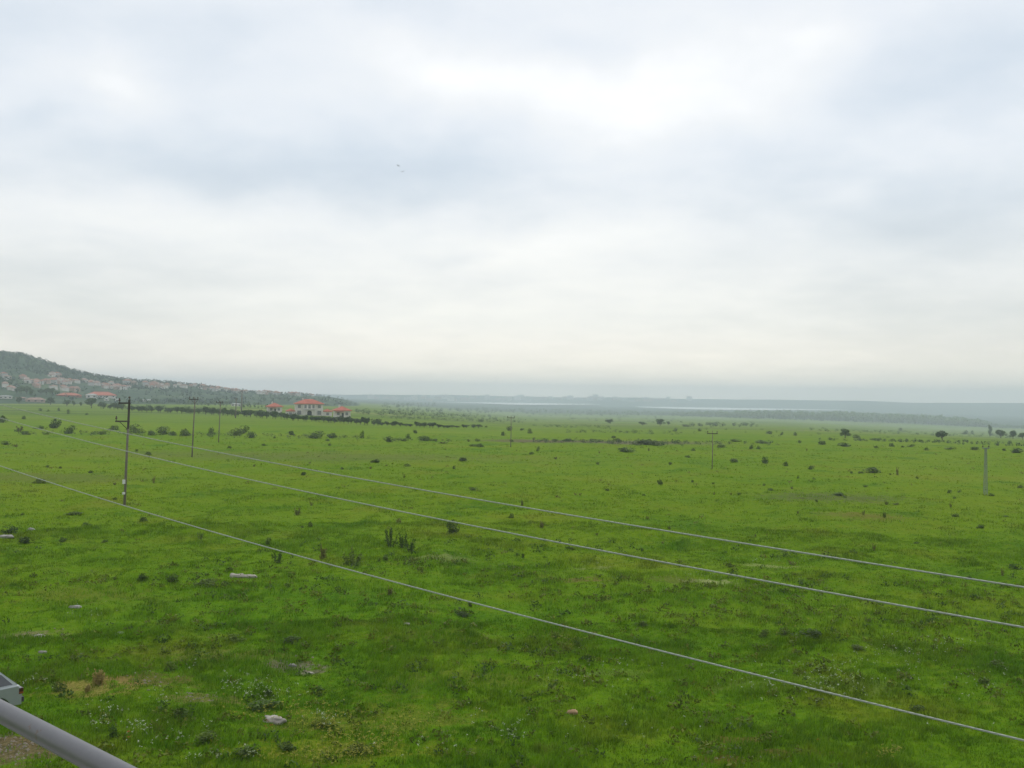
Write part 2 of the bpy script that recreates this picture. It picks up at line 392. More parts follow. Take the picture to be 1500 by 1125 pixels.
# ---------------------------------------------------------------- foliage generators
def leaf_cloud(mb, pts, size, rng, tone_fn=None, mi=0):
    for p in pts:
        n = Vector(rng.normal(size=3)); n.normalize(); a = n.orthogonal().normalized(); b = n.cross(a)
        t = rng.uniform(0, 6.28); u = a*math.cos(t)+b*math.sin(t); w = n.cross(u)
        s = size*rng.uniform(.6, 1.4); p = Vector(p)
        tone = float(np.clip((tone_fn(p) if tone_fn else .5)+rng.normal()*.16, 0, 1))
        mb.quad_faces([p-u*s, p-w*s*.55, p+u*s, p+w*s*.6], [(0,1,2,3)], mi, tone)
def lumpy_points(rng, n, lumps, shell=.55):
    out = []
    ws = np.array([l[3]**2 for l in lumps]); ws /= ws.sum()
    for _ in range(n):
        cx, cy, cz, r, fz = lumps[rng.choice(len(lumps), p=ws)]
        d = rng.normal(size=3); d /= np.linalg.norm(d); q = r*(shell+(1-shell)*rng.random()**.6)
        z = cz+d[2]*q*fz
        if z < .02: z = .02+abs(z)*.5
        out.append((cx+d[0]*q, cy+d[1]*q, z))
    return out
def shrub_mesh(seed, wide, n=420, leaf=.07):
    """unit wide, height 1 (scaled per plant): foliage; lumps low and uneven"""
    rng = np.random.default_rng(seed); mb = MB()
    lumps = [(rng.uniform(-.30, .30), rng.uniform(-.30, .30), rng.uniform(.28, .62), rng.uniform(.14, .25), 1.35) for _ in range(7 if wide else 5)]
    lumps += [(rng.uniform(-.36, .36), rng.uniform(-.36, .36), rng.uniform(.08, .2), rng.uniform(.12, .2), 1.1) for _ in range(6)]
    lumps += [(rng.uniform(-.12, .12), rng.uniform(-.12, .12), .45, .3, 1.4), (rng.uniform(-.3, .3), 0, .22, .24, .9)]
    mx = max(l[2]+l[3]*l[4] for l in lumps)
    lumps = [(a, b, c/mx, r, f/mx) for a, b, c, r, f in lumps]
    leaf_cloud(mb, lumpy_points(rng, n, lumps), leaf, rng, lambda p: .25+.5*float(vnoise(p.x*6, p.z*5, seed)))
    return mb
def stems_mesh(seed, n=6, h=.55, r=.014, spread=.25):
    rng = np.random.default_rng(seed); mb = MB()
    for k in range(n):
        a = rng.uniform(0, 6.28); s = rng.uniform(.3, 1)*spread
        mb.tube([(0, 0, -.05), (math.cos(a)*s*.4, math.sin(a)*s*.4, h*.5), (math.cos(a)*s, math.sin(a)*s, h)], [r, r*.7, r*.3], 5)
    return mb
def weed_mesh(seed, n_st=7, leaves=40, leaf=.055):
    rng = np.random.default_rng(seed); mb = MB(); st = MB()
    for k in range(n_st):
        a = rng.uniform(0, 6.28); s = rng.uniform(.1, .42); h = rng.uniform(.55, 1)
        top = Vector((math.cos(a)*s, math.sin(a)*s, h)); b = Vector((top.x*.35, top.y*.35, -.03))
        st.tube([b, (b+top)/2+Vector((0, 0, .05)), top], [.012, .009, .004], 4)
        pts = []
        for _ in range(leaves):
            t = rng.random()**.7; c = b.lerp(top, t); w = .10*(1.15-t)
            pts.append((c.x+rng.normal()*w, c.y+rng.normal()*w, max(.02, c.z+rng.normal()*.03)))
        leaf_cloud(mb, pts, leaf, rng, lambda p: .35+.4*p.z)
    return mb, st
def tree_meshes(seed, shape='round', n=900, leaf=.045):
    """height 1: crown and trunk with limbs"""
    rng = np.random.default_rng(seed); cr, tk = MB(), MB()
    lumps, limbs = [], []
    if shape == 'poplar':
        for k in range(12):
            z = .16+.8*k/11; lumps.append((rng.normal()*.02, rng.normal()*.02, z, .075*math.sin(math.pi*(.12+.8*k/11))**.6+.015, 1.4))
    else:
        for k in range(11):
            a = rng.uniform(0, 6.28); s = rng.uniform(.05, .33); z = rng.uniform(.34, .8)-s*.25
            lumps.append((math.cos(a)*s, math.sin(a)*s, z, rng.uniform(.11, .19), rng.uniform(.8, 1.05))); limbs.append((math.cos(a)*s, math.sin(a)*s, z))
        lumps.append((0, 0, .55, .24, 1.1))
    mx = max(l[2]+l[3]*l[4] for l in lumps); lumps = [(a, b, c/mx, r, f/mx) for a, b, c, r, f in lumps]
    leaf_cloud(cr, lumpy_points(rng, n, lumps, .45), leaf, rng, lambda p: .2+.6*float(vnoise(p.x*7+3, p.z*7, seed)))
    tk.tube([(0,0,-.04), (.005,0,.12), (-.008,.006,.32), (0,0,.62 if shape != 'poplar' else .9)], [.036,.026,.02,.006], 7)
    for (a, b, c) in limbs[:7]:
        tk.tube([(0,0,.16+.1*rng.random()), (a*.5, b*.5, c*.7), (a, b, c/mx)], [.014,.009,.004], 5)
    return cr, tk

SHRUBS = {}
def lib(kind, lst): SHRUBS[kind] = lst
lib('d', [(shrub_mesh(40+k, k % 2, 460, .062).mesh('shrub_foliage', M['dark_leaf']), stems_mesh(60+k).mesh('shrub_stems', M['bark'])) for k in range(5)])
lib('g', [(shrub_mesh(80+k, 1, 460, .058).mesh('shrub_foliage', M['green_leaf']), stems_mesh(90+k).mesh('shrub_stems', M['bark'])) for k in range(4)])
lib('p', [(shrub_mesh(180+k, 1, 420, .06).mesh('shrub_foliage', M['pale_leaf']), stems_mesh(190+k).mesh('shrub_stems', M['bark'])) for k in range(2)])
lib('y', [(shrub_mesh(280+k, 1, 520, .045).mesh('shrub_foliage', M['yellow_leaf']), stems_mesh(290+k).mesh('shrub_stems', M['bark'])) for k in range(2)])
_w = [weed_mesh(120+k) for k in range(4)]
lib('b', [(a.mesh('weed_leaves', M['brown_leaf']), b.mesh('weed_stalks', M['bark'])) for a, b in _w])
_w = [weed_mesh(140+k, 8, 44, .05) for k in range(4)]
lib('w', [(a.mesh('weed_leaves', M['green_leaf']), b.mesh('weed_stalks', M['bark'])) for a, b in _w])
_w = [weed_mesh(160+k, 20, 60, .055) for k in range(2)]
lib('s', [(a.mesh('dry_stalk_leaves', M['straw']), b.mesh('dry_stalks', M['straw'])) for a, b in _w])
TREES = {'t': [tree_meshes(200+k) for k in range(5)], 'l': [tree_meshes(240)]}
TREES = {'t': [(a.mesh('tree_crown', M['tree_leaf']), b.mesh('tree_trunk', M['bark'])) for a, b in TREES['t']]}
_a, _b = tree_meshes(260, 'poplar', 520, .035); TREES['o'] = [(_a.mesh('poplar_crown', M['tree_leaf']), _b.mesh('poplar_trunk', M['bark']))]

# every plant one can single out: kind, column, row of its foot, width, height (in the 1500 px frame)
PLANTS = '''
d 80 627 20 17|g 101 635 24 14|d 35 614 7 6|d 4 619 13 14|d 38 637 14 6|b 28 633 18 9|g 58 628 18 6|g 68 637 12 4|d 148 636 16 6|d 167 629 16 9|g 199 634 26 16|g 221 637 16 10|d 239 636 20 14|d 252 638 14 8|d 272 639 18 12|
g 100 606 6 8|g 86 602 5 6|d 59 602 6 5|g 70 603 5 4|g 127 608 6 3|d 200 662 6 4|d 217 665 10 5|d 8 652 16 6|b 22 655 12 5|
g 310 637 12 12|d 346 638 24 13|g 357 635 18 15|d 368 642 14 12|d 426 638 14 8|g 462 642 30 13|d 487 642 16 8|d 480 646 7 4|d 483 653 6 4|g 530 642 9 14|d 402 642 4 3|d 386 653 9 4|d 336 656 8 4|b 372 684 7 4|d 445 697 10 6|d 463 692 6 3|b 454 679 5 3|b 543 688 8 4|d 501 688 7 4|d 545 678 8 4|d 218 666 9 5|
d 570 648 14 10|g 598 643 9 9|d 592 647 10 4|g 621 646 24 9|p 608 635 10 6|d 638 646 10 4|b 650 650 20 4|d 699 647 9 5|d 694 654 12 4|d 704 655 14 6|b 686 648 6 4|d 737 638 9 8|d 746 631 10 7|d 749 647 6 4|d 776 635 8 9|b 782 644 7 4|g 788 661 7 8|d 779 666 9 4|d 812 647 9 5|d 830 646 20 5|b 854 648 14 4|d 677 677 14 6|g 665 686 5 6|d 596 684 10 5|b 813 672 10 4|d 551 678 14 6|d 704 618 9 4|d 712 626 6 3|d 765 630 8 4|
d 918 662 26 8|b 878 664 5 4|d 876 680 6 4|d 982 682 7 5|d 1007 670 9 4|d 1015 660 8 4|d 1025 632 8 5|d 1076 677 14 7|d 1120 680 12 10|d 1151 684 8 8|g 1188 688 11 7|d 1100 658 8 8|g 1111 658 8 6|g 1057 655 18 6|p 1118 650 26 6|d 1078 647 20 5|b 950 660 5 5|d 945 652 36 9|g 962 653 30 8|d 905 647 14 6|d 898 642 10 4|p 1004 625 14 4|p 989 632 8 6|d 1171 649 6 5|b 1182 660 5 4|p 1127 636 12 5|p 1145 637 7 5|p 1165 638 7 6|
d 1254 642 14 6|p 1319 631 7 5|p 1414 636 10 7|p 1424 636 5 7|d 1205 651 14 8|d 1236 654 24 7|d 1283 656 7 4|d 1306 655 9 6|g 1334 655 13 6|d 1322 656 6 3|p 1318 647 7 4|d 1357 660 9 5|g 1391 659 18 5|g 1428 660 18 6|d 1471 661 8 4|d 1490 663 20 9|
d 1278 694 26 10|d 1261 694 10 4|d 1247 693 6 4|b 1315 697 9 13|d 1304 697 5 3|d 1343 701 6 3|g 1169 701 5 4|g 1192 702 6 3|b 1160 715 7 4|d 1268 713 8 3|p 1228 727 20 6|d 1237 730 7 3|d 1196 736 5 4|b 1298 739 8 6|b 1313 740 11 4|d 1391 722 9 6|g 1405 722 7 5|d 1398 730 6 3|b 1393 742 7 6|d 1452 727 9 6|d 1495 714 11 5|b 1169 756 7 6|b 1265 758 6 9|d 1296 758 6 10|d 1400 757 13 6|d 1474 756 12 3|
d 664 779 26 24|b 584 768 14 10|w 572 804 16 30|w 591 803 12 24|w 601 808 13 22|w 517 829 22 28|b 473 820 18 22|d 565 823 11 8|w 407 823 14 18|b 435 753 16 12|d 455 773 9 9|d 443 772 8 4|b 456 739 7 7|d 692 717 12 6|b 765 740 9 12|d 749 760 9 8|b 793 772 12 12|d 766 816 7 8|b 571 874 16 14|d 688 888 8 8|d 444 696 9 4|d 679 676 13 5|b 592 703 5 5|d 741 776 6 3|b 448 863 6 7|d 680 901 26 8|
d 967 710 11 9|d 1014 707 6 4|d 1045 709 5 3|b 1046 724 5 4|b 1071 724 6 4|d 1082 725 8 4|g 1129 718 12 5|d 1119 710 5 4|d 889 721 7 4|d 943 727 7 4|b 843 726 7 4|b 949 760 8 6|b 981 777 9 5|d 1069 832 8 7|b 874 785 7 4|d 838 806 11 5|d 942 917 16 9|b 971 794 6 4|b 1107 786 6 4|g 1118 931 18 14|y 814 932 20 15|g 846 949 18 18|y 828 957 24 22|y 1150 931 26 14|d 1187 936 36 14|d 1119 928 12 9|b 1160 824 14 9|b 1271 913 16 8|d 1343 796 8 4|b 1280 805 10 10|g 1436 774 14 7|b 1469 845 8 12|g 1489 834 22 10|b 1367 954 12 9|d 1258 952 24 7|
d 133 693 10 5|d 88 684 7 4|d 70 684 6 4|b 225 708 7 12|d 58 708 22 8|b 168 711 8 5|d 210 764 16 10|d 168 733 8 5|d 110 752 28 6|g 128 769 14 6|d 33 753 9 5|d 208 853 16 13|d 253 849 20 13|d 302 859 38 12|d 153 794 12 5|d 92 793 14 8|d 37 793 24 12|g 13 779 26 16|w 293 790 8 14|w 393 799 10 12|d 120 772 10 4|
s 144 1003 22 24|s 128 1011 10 12|d 85 1010 20 14|g 250 980 20 14|g 345 938 30 12|d 425 942 34 12|g 385 1030 60 18|y 470 1060 40 16|d 392 1008 16 10|d 265 1048 34 16|g 305 1085 40 18|d 360 1105 44 18|d 420 1098 30 14|y 525 1100 46 22|g 165 1085 16 20|d 1440 1003 20 10|d 1345 1040 24 10|d 1460 980 34 12
'''
ENT = []
for ln in PLANTS.replace('\n', '').split('|'):
    q = ln.split()
    if len(q) == 5: ENT.append((q[0], *map(float, q[1:])))
WIRE_PX = {'low': [(0,683),(185,740),(400,804),(800,913.5),(1150,1000),(1500,1082)],
           'middle': [(0,613),(190,660),(400,711),(800,793),(1150,857),(1500,917)],
           'top': [(0,593),(60,608),(188,634),(300,658),(400,679),(800,751),(1150,805),(1500,859)]}
def wire_y(k, x):
    p = WIRE_PX[k]; return float(np.interp(x, [a for a, _ in p], [b for _, b in p]))
def zone(x, y):
    if y > wire_y('low', x): z = 'below the lowest wire'
    elif y > wire_y('middle', x): z = 'between the lower two wires'
    elif y > wire_y('top', x): z = 'between the upper two wires'
    elif y > 668: z = 'above the top wire'
    elif y > 640 or x < 290: z = 'at the far meadow edge'
    else: z = 'in the hazy fields beyond'
    if x < 260: s = 'by the tallest pole'
    elif x < 560: s = 'villa-side'
    elif x < 1000: s = 'mid-meadow'
    elif x < 1330: s = 'lake-side'
    else: s = 'by the mast'
    return z, s
KINDW = {'d': ('dark {} shrub', 'shrub'), 'g': ('green {} bush', 'bush'), 'p': ('grey-green {} bush', 'bush'), 'y': ('yellow-green {} bush', 'bush'),
         'b': ('brownish {} weed clump', 'weeds'), 'w': ('tall green leafy {} weed', 'weed'), 's': ('straw-coloured {} dry plant', 'dry plant')}
NAMEW = {'d': 'shrub', 'g': 'bush', 'p': 'bush', 'y': 'bush', 'b': 'weed_clump', 'w': 'tall_weed', 's': 'dry_plant'}
ORD = ['leftmost', 'second', 'third', 'fourth', 'fifth', 'sixth', 'seventh', 'eighth', 'ninth', 'tenth', 'eleventh', 'twelfth', 'thirteenth', 'fourteenth', 'fifteenth', 'sixteenth']
NUM = ['', 'one', 'two', 'three', 'four', 'five', 'six', 'seven', 'eight', 'nine', 'ten', 'eleven', 'twelve', 'thirteen', 'fourteen', 'fifteen', 'sixteen']
def shape_word(w, h):
    q = h/w
    f = 'flat' if q < .45 else 'low' if q < .7 else 'round' if q < 1.05 else 'upright'
    s = 'tiny ' if w*h < 36 else 'small ' if w*h < 110 else ''
    return s+f
LAB = {}
for i, (k, x, y, w, h) in enumerate(ENT):
    z, s = zone(x, y); LAB.setdefault((k, shape_word(w, h), z, s), []).append(i)
label_of = {}
for (k, sw, z, s), ids in LAB.items():
    base = KINDW[k][0].format(sw); ids.sort(key=lambda i: ENT[i][1])
    for j, i in enumerate(ids):
        if len(ids) == 1: label_of[i] = f'{base} {s} {z}'
        else:
            pl = base+('es' if base.endswith('bush') else 's')
            o = 'leftmost' if j == 0 else 'rightmost' if j == len(ids)-1 else ORD[j]+' from left'
            label_of[i] = f'{o} of {NUM[len(ids)]} {pl} {s} {z}' if j in (0, len(ids)-1) else f'{ORD[j]} from left of {pl} {s} {z}'
protos = {}
for i, (k, x, y, w, h) in enumerate(ENT):
    P, r = place(x, y); m = px_size(r); vs = SHRUBS[k]; q = i % len(vs)
    W, Hh = w*m*(1.6 if k == 'w' else 1.02), h*m*(1.02 if k in 'bws' else .92)
    parts = w*h >= 60 or k in 'bws'
    key = (k, q, parts)
    if key not in protos:
        if parts:
            o = link(NAMEW[k], None); o.empty_display_size = .3
            link('stems' if k in 'dgpy' else 'stalks', vs[q][1], o); link('foliage' if k in 'dgpy' else 'leaves', vs[q][0], o)
        else: o = link(NAMEW[k], vs[q][0])
        protos[key] = o
    else: o = copy_tree(protos[key])
    o.location = P - Vector((0, 0, .05*Hh)); o.scale = (W, W*random.uniform(.85, 1.15), Hh*random.uniform(.95, 1.1)); o.rotation_euler.z = random.uniform(0, 6.28)
    if (x, y) == (80, 627): o.rotation_euler = (0, rad(14), 0)
    tag(o, label_of[i], KINDW[k][1], {'d': 'dark shrubs dotting the meadow', 'g': 'green bushes dotting the meadow', 'p': 'grey-green bushes in the hazy fields', 'y': 'yellow-green bushes in the grass',
        'b': 'brownish weed clumps in the meadow', 'w': 'tall leafy weeds in the meadow', 's': 'dry straw plants'}[k])

# ---------------------------------------------------------------- single trees and the tree rows
tree_n = [0]
tproto = {}
def tree(kind, px, py, w, h, label, group, name='tree'):
    P, r = place(px, py); m = px_size(r); q = tree_n[0] % len(TREES[kind]); tree_n[0] += 1
    if (kind, q) not in tproto:
        o = link(name, None); link('trunk', TREES[kind][q][1], o); link('crown', TREES[kind][q][0], o); tproto[(kind, q)] = o
    else: o = copy_tree(tproto[(kind, q)])
    Hh = h*m*1.05; W = w*m*(1.25 if kind == 't' else 5.5)
    o.location = P; o.scale = (W, W, Hh); o.rotation_euler.z = random.uniform(0, 6.28)
    return tag(o, label, 'tree', group)
G = 'single trees out in the hazy fields'
for (k, x, y, w, h, lb) in [('t',1238,642,18,13,'round dark tree beside a low bush in the hazy fields'),('t',1380,645.5,19,14,'round dark tree alone in the field before the lattice mast'),
        ('t',1466,642,18,12,'broad hazy tree right of the slim poplar'),('t',1484,643,15,12,'hazy tree second to the right of the slim poplar'),('t',1498,644,11,10,'hazy tree at the right edge of the photo, behind the mast'),
        ('t',967,623.5,14,10,'largest tree of the hazy clump in the middle distance'),('t',979,623,8,6,'small tree just right of the largest tree in the hazy clump'),('t',941,623,14,5,'low wide tree left of the hazy clump'),('t',894,621,14,7,'dark low tree standing far left of the hazy clump'),
        ('t',28,592,9,11,'small thin tree in front of the pink-roofed shack'),('t',74,593,15,11,'leafy tree right of the pink-roofed shack'),('t',98,595,15,9,'low rounded tree between shack and tree row'),('t',108,595,6,8,'narrow small tree beside the low rounded one'),('t',118,595,6,6,'tiny tree left of the dark tree before the long farmhouse'),
        ('t',134,598,17,15,'big dark tree in front of the long red-roofed farmhouse')]:
    tree(k, x, y, w, h, lb, G)
tree('o', 1450, 638.5, 5, 16, 'slim upright poplar in the hazy fields above the lattice mast', G, 'poplar_tree')
row = []
for x in range(146, 300, 7): row.append((x+random.uniform(-2, 2), np.interp(x, [146, 180, 215, 250, 300], [598.5, 600.5, 604, 605, 607]), random.uniform(9, 14), random.uniform(6, 10), 'left'))
for x in range(302, 432, 6): row.append((x+random.uniform(-2, 2), np.interp(x, [300, 360, 430], [607, 610.5, 616]), random.uniform(9, 14), random.uniform(8, 12), 'villa'))
for x in range(432, 552, 6): row.append((x+random.uniform(-2, 2), np.interp(x, [430, 500, 560], [616, 620, 624]), random.uniform(10, 14), random.uniform(7, 11), 'villa'))
for x in range(552, 700, 7): row.append((x+random.uniform(-2, 2), np.interp(x, [550, 640, 700], [623.5, 627, 627]), random.uniform(9, 14), random.uniform(4, 11) if x < 640 else random.uniform(3, 6), 'right'))
RL = {'left': ('small rounded tree in the sparse row running left from the poles', 'trees of the sparse row left of the poles'),
      'villa': ('small dense tree in the dark row in front of the white villas', 'trees of the dense row before the villas'),
      'right': ('small tree in the thinning row beyond the right-hand villa', 'trees of the thinning row right of the villas')}
for (x, y, w, h, k) in row: tree('t', x, y, w, h, RL[k][0], RL[k][1])
for j, (x, y, w, h) in enumerate([(24,577,10,9),(31,577.5,12,12),(39,577.5,12,12),(46,578,9,8),(60,578,10,8),(68,578.5,12,10),(77,579,12,11),(84,579.5,8,7)]):
    tree('t', x, y, w, h, 'dark leafy tree in the grove at the foot of the hillside village', 'trees of the dark grove below the village')

def wood(name, band, n, hpx, label, leaf=.06, fac=1., flat=1.):
    """a far-off wood that reads as one mass: band of (column, near row, far row)"""
    xs = [b[0] for b in band]; V, T = [], []
    rng = np.random.default_rng(int(xs[0])+n)
    k = 0
    for _ in range(n):
        px = rng.uniform(xs[0], xs[-1]); y0, y1 = np.interp(px, xs, [b[1] for b in band]), np.interp(px, xs, [b[2] for b in band])
        P, r = place(px, y0+(y1-y0)*rng.random()); m = px_size(r)
        hh = np.interp(px, xs, [b[3] for b in band])*m*rng.uniform(.75, 1.15)*fac; ww = max(hh*rng.uniform(.4, .65)*flat, 1.5*m)
        for _ in range(34):
            d = rng.normal(size=3); d /= np.linalg.norm(d); q = .6+.4*rng.random()
            c = np.array([P.x+d[0]*ww*q*.7, P.y+d[1]*ww*q*.7, max(P.z+.1, P.z+hh*.48+d[2]*hh*.5*q)])
            a = rng.normal(size=3); a /= np.linalg.norm(a); b = np.cross(a, [0, 0, 1.01]); b /= np.linalg.norm(b)
            s = hh*leaf*3*rng.uniform(.6, 1.3)
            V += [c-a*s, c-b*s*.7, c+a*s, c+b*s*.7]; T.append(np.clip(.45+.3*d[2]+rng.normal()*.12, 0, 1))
    V = np.array(V); L = np.arange(len(V))
    o = link(name, np_mesh(name, V, L, np.full(len(V)//4, 4), M['tree_leaf'], T))
    return tag(o, label, 'wood', None, 'stuff')
wood('woodland', [(985,609,607,4),(1060,612,609,8),(1140,614.5,611,11),(1240,617.5,614,11.5),(1340,621,618,11.5),(1400,624,621,11),(1440,626,623.5,9),(1470,627.5,626,4),(1540,629,627,3)], 1100, 0, 'dark blue-green belt of woodland below the lake')
wood('treeline', [(560,604,600,3),(640,604,600,4),(760,607,600,3.5),(900,609,603,3.5),(1000,611,604,3)], 240, 0, 'hazy broken treelines across the far plain', flat=1.8)
wood('scrub', [(700,616,606,2.5),(850,618,608,2.5),(1000,622,612,3)], 60, 0, 'scattered hazy scrub on the far plain', flat=2.6)
wood('scrub', [(1010,640,626,3),(1200,642,630,3),(1500,650,634,3)], 40, 0, 'thin pale scrub lines across the right-hand fields', .05, flat=2.6)
wood('hedgerow', [(1200,645.5,643,3),(1330,649,645,4),(1420,652,648,4),(1500,655,650,5)], 130, 0, 'low dark hedgerow crossing the fields beside the round tree', flat=1.6)
wood('hedgerow', [(180,592,588,4),(260,593,588,4),(330,596,590,5),(400,600,594,4)], 130, 0, 'green hedgerows behind the poles')
wood('treeline', [(560,598,592,4),(640,597,592,4)], 60, 0, 'hazy treeline right of the villas')
for (bd, n, fl, lb) in [([(290,606,602,5),(380,610,606,6),(480,618,613,5),(560,622,617,5)], 130, 1.5, 'soft green scrub filling the gaps of the row before the villas'), ([(520,607,602,5),(620,611,606,5),(720,613,609,4)], 110, 1.8, 'hazy scrub and trees right of the small right-hand villa'), ([(150,599,595,5),(300,604,600,5)], 70, 1.6, 'soft scrub along the sparse tree row'),
    ([(860,607.5,605,4),(980,609,606,5),(1100,610,607,4)], 120, 1.8, 'hazy tree band on the plain before the lake'), ([(1010,626,622,4.5),(1060,626,622,5.5),(1110,625.5,622,4)], 50, 1.6, 'hazy tree clump line near the largest hazy tree'),
                        ([(830,634,630,3),(920,636,631,3.5),(1010,638,633,3)], 70, 2.2, 'thin hedgerow across the hazy middle fields'), ([(560,614,610,3.5),(660,617,612,3.5),(770,620,615,3)], 110, 2., 'hazy hedgerow beyond the thinning tree row'),
                        ([(1180,632,628,3.5),(1330,637,633,3.5),(1500,643,638,4)], 90, 2.2, 'hazy hedgerow below the dark woodland'), ([(780,626,622,3),(900,629,625,3)], 50, 2.2, 'faint hedgerow in the central fields')]:
    wood('hedgerow', bd, n, 0, lb, .05, 1., fl)
for (bd, n, fl) in [([(20,637,632,4),(150,638,633,5),(300,640,636,5)], 70, 1.8), ([(300,641,637,5),(420,643,638,5),(540,645,641,4)], 60, 1.8), ([(560,648,644,4),(660,648,645,4)], 40, 1.8),
                    ([(780,648,644,4),(880,651,646,5),(1000,654,648,5)], 110, 2.0), ([(1000,652,647,4),(1140,653,648,4)], 60, 2.0)]:
    wood('hedgerow', bd, n, 0, {70: 'low broken hedgerow on the meadow edge before the farmhouse', 60: 'low broken hedgerow on the meadow edge before the villas', 40: 'short scrubby hedgerow right of the villas',
         110: 'long scrubby hedgerow by the brown track in mid-meadow'}[n] if bd[0][0] != 1000 else 'scrubby hedgerow by the lone thin pole', .05, 1., fl)
# the wooded hill: scrub and trees over the slope
rng = np.random.default_rng(5); V, T = [], []
cnt = 0
while cnt < 6500:
    a = rng.uniform(-46, -7); r = rng.uniform(R0+60, RC+60)
    x, y = math.sin(rad(a))*r, math.cos(rad(a))*r
    top = EYE + np.interp(a, _ca, _ce)*RC
    t = (r-R0)/(RC-R0)
    dens = float(fbm(x/140, y/140, 77, 3))
    if rng.random() > (1.1 if t > .62 and a < -20 else .8*sstep(.38, .62, dens)+.12): continue
    z = float(hill_z(x, y))
    if z < float(ground_z(x, y, False))+.3: cnt += 1; continue
    hh = rng.uniform(2.2, 4.4); ww = hh*rng.uniform(.6, .95); cnt += 1
    for _ in range(12):
        d = rng.normal(size=3); d /= np.linalg.norm(d); q = .6+.4*rng.random()
        c = np.array([x+d[0]*ww*q*.7, y+d[1]*ww*q*.7, max(z, z+hh*.5+d[2]*hh*.5*q)])
        u = rng.normal(size=3); u /= np.linalg.norm(u); b = np.cross(u, [0, 0, 1.01]); b /= np.linalg.norm(b)
        s = hh*rng.uniform(.16, .34)
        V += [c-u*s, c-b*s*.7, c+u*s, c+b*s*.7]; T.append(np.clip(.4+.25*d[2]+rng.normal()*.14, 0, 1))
V = np.array(V)
tag(link('hillside_forest', np_mesh('hillside_forest', V, np.arange(len(V)), np.full(len(V)//4, 4), M['hill_leaf'], T)), 'dark green forest and scrub covering the hillside', 'forest', None, 'stuff')

# ---------------------------------------------------------------- buildings
def wall_with_openings(mb, x0, x1, y0, y1, z0, z1): mb.box(x0, x1, y0, y1, z0, z1)
def windows(parent, specs, y, mat=None, name='window'):
    for (x0, x1, z0, z1) in specs:
        mb = MB(); mb.box(x0, x1, y-.05, y+.12, z0, z1); link(name, mb.mesh(name, mat or M['villa_glass']), parent)
def facing(P): return -math.atan2(P.x, P.y)
def villa_main():
    P, r = place(453, 608.5); root = link('villa', None, loc=P, rz=facing(P)+.05)
    w = MB(); w.box(-6.8, 6.8, 0, 10, -.6, 5.7); w.box(-3.2, 3.2, -1.6, .01, -.6, 5.7); link('wall', w.mesh('wall', M['wall_white']), root)
    rf = MB(); rf.hip_roof(-6.8, 6.8, 0, 10, 5.95, 2.2, .7)
    roof = link('roof', rf.mesh('roof', M['roof_red']), root)
    r2 = MB(); r2.hip_roof(-3.2, 3.2, -1.6, 6, 5.98, 1.8, .5); link('porch_roof', r2.mesh('porch_roof', M['roof_red']), roof)
    c = MB(); c.box(-3.4, -2.7, 4, 4.7, 6.5, 8.6); c.box(-3.5, -2.6, 3.9, 4.8, 8.6, 8.75); link('chimney', c.mesh('chimney', M['wall_white']), roof)
    windows(root, [(-5.7,-4.2,3.7,5.3),(4.2,5.7,3.7,5.3),(-5.9,-4.0,.4,2.4),(4.0,5.9,.4,2.4)], 0)
    windows(root, [(-2.5,-1.4,3.6,5.3),(1.4,2.5,3.6,5.3),(-.6,.6,3.5,5.4)], -1.6)
    mb = MB(); poly = [(-1.1, -.3), (1.1, -.3), (1.1, 1.6)]+[(1.1*math.cos(t), 1.6+.9*math.sin(t)) for t in np.linspace(.3, 2.85, 7)]+[(-1.1, 1.6)]
    mb.prism(poly, -1.68, -1.5); link('arched_door', mb.mesh('arched_door', M['shade']), root)
    b = MB(); b.box(-3.1, 3.1, -2.6, -1.61, 2.95, 3.15); link('balcony', b.mesh('balcony', M['wall_grey']), root)
    b = MB()
    for x in (-2.9, -1.3, 1.3, 2.9): b.tube([(x, -2.4, -.5), (x, -2.4, 2.95)], .16, 8)
    link('portico_columns', b.mesh('portico_columns', M['wall_white']), root)
    for sx in (-1, 1):
        g = MB(); x0, x1 = sorted((sx*6.85, sx*11.4)); g.box(x0, x1, 1.5, 8, -.6, 1.9); wg = link('side_wing', g.mesh('side_wing', M['wall_white']), root)
        g = MB(); g.hip_roof(x0+.25, x1, 1.5, 8, 2.15, 1.3, .4); link('wing_roof', g.mesh('wing_roof', M['roof_red']), wg)
        windows(wg, [(sx*9.2-.7, sx*9.2+.7, .2, 1.4)], 1.5)
    return tag(root, 'large white two-storey villa with red hip roof and low wings, middle of the three', 'villa', 'white villas with red roofs')
villa_main()
def villa_small(px, py, w, h, label):
    P, r = place(px, py); root = link('villa', None, loc=P, rz=facing(P)+.12); hw = w/2
    a = MB(); a.box(-hw, hw, 0, 7.5, -.6, h); link('wall', a.mesh('wall', M['wall_white']), root)
    a = MB(); a.hip_roof(-hw, hw, 0, 7.5, h+.25, 2.0, .8); rf = link('roof', a.mesh('roof', M['roof_red']), root)
    a = MB(); a.box(-1.6, -1.0, 3, 3.6, h+.6, h+2.9); link('chimney', a.mesh('chimney', M['wall_white']), rf)
    windows(root, [(-hw*.75, -hw*.4, 1.1, 2.5), (hw*.35, hw*.7, 1.1, 2.5)], 0)
    windows(root, [(-.5, .5, -.1, 2.2)], 0, M['shade'], 'door')
    if h > 4: windows(root, [(-hw*.7, -hw*.4, h-1.7, h-.5), (hw*.35, hw*.65, h-1.7, h-.5)], 0)
    a = MB(); a.box(-hw*.95, hw*.1, -1.8, -.01, 2.62, 2.8); link('porch_canopy', a.mesh('porch_canopy', M['roof_red']), root)
    return tag(root, label, 'villa', 'white villas with red roofs')
villa_small(403, 604.5, 7.6, 3.2, 'small white villa with red roof standing left of the big villa')
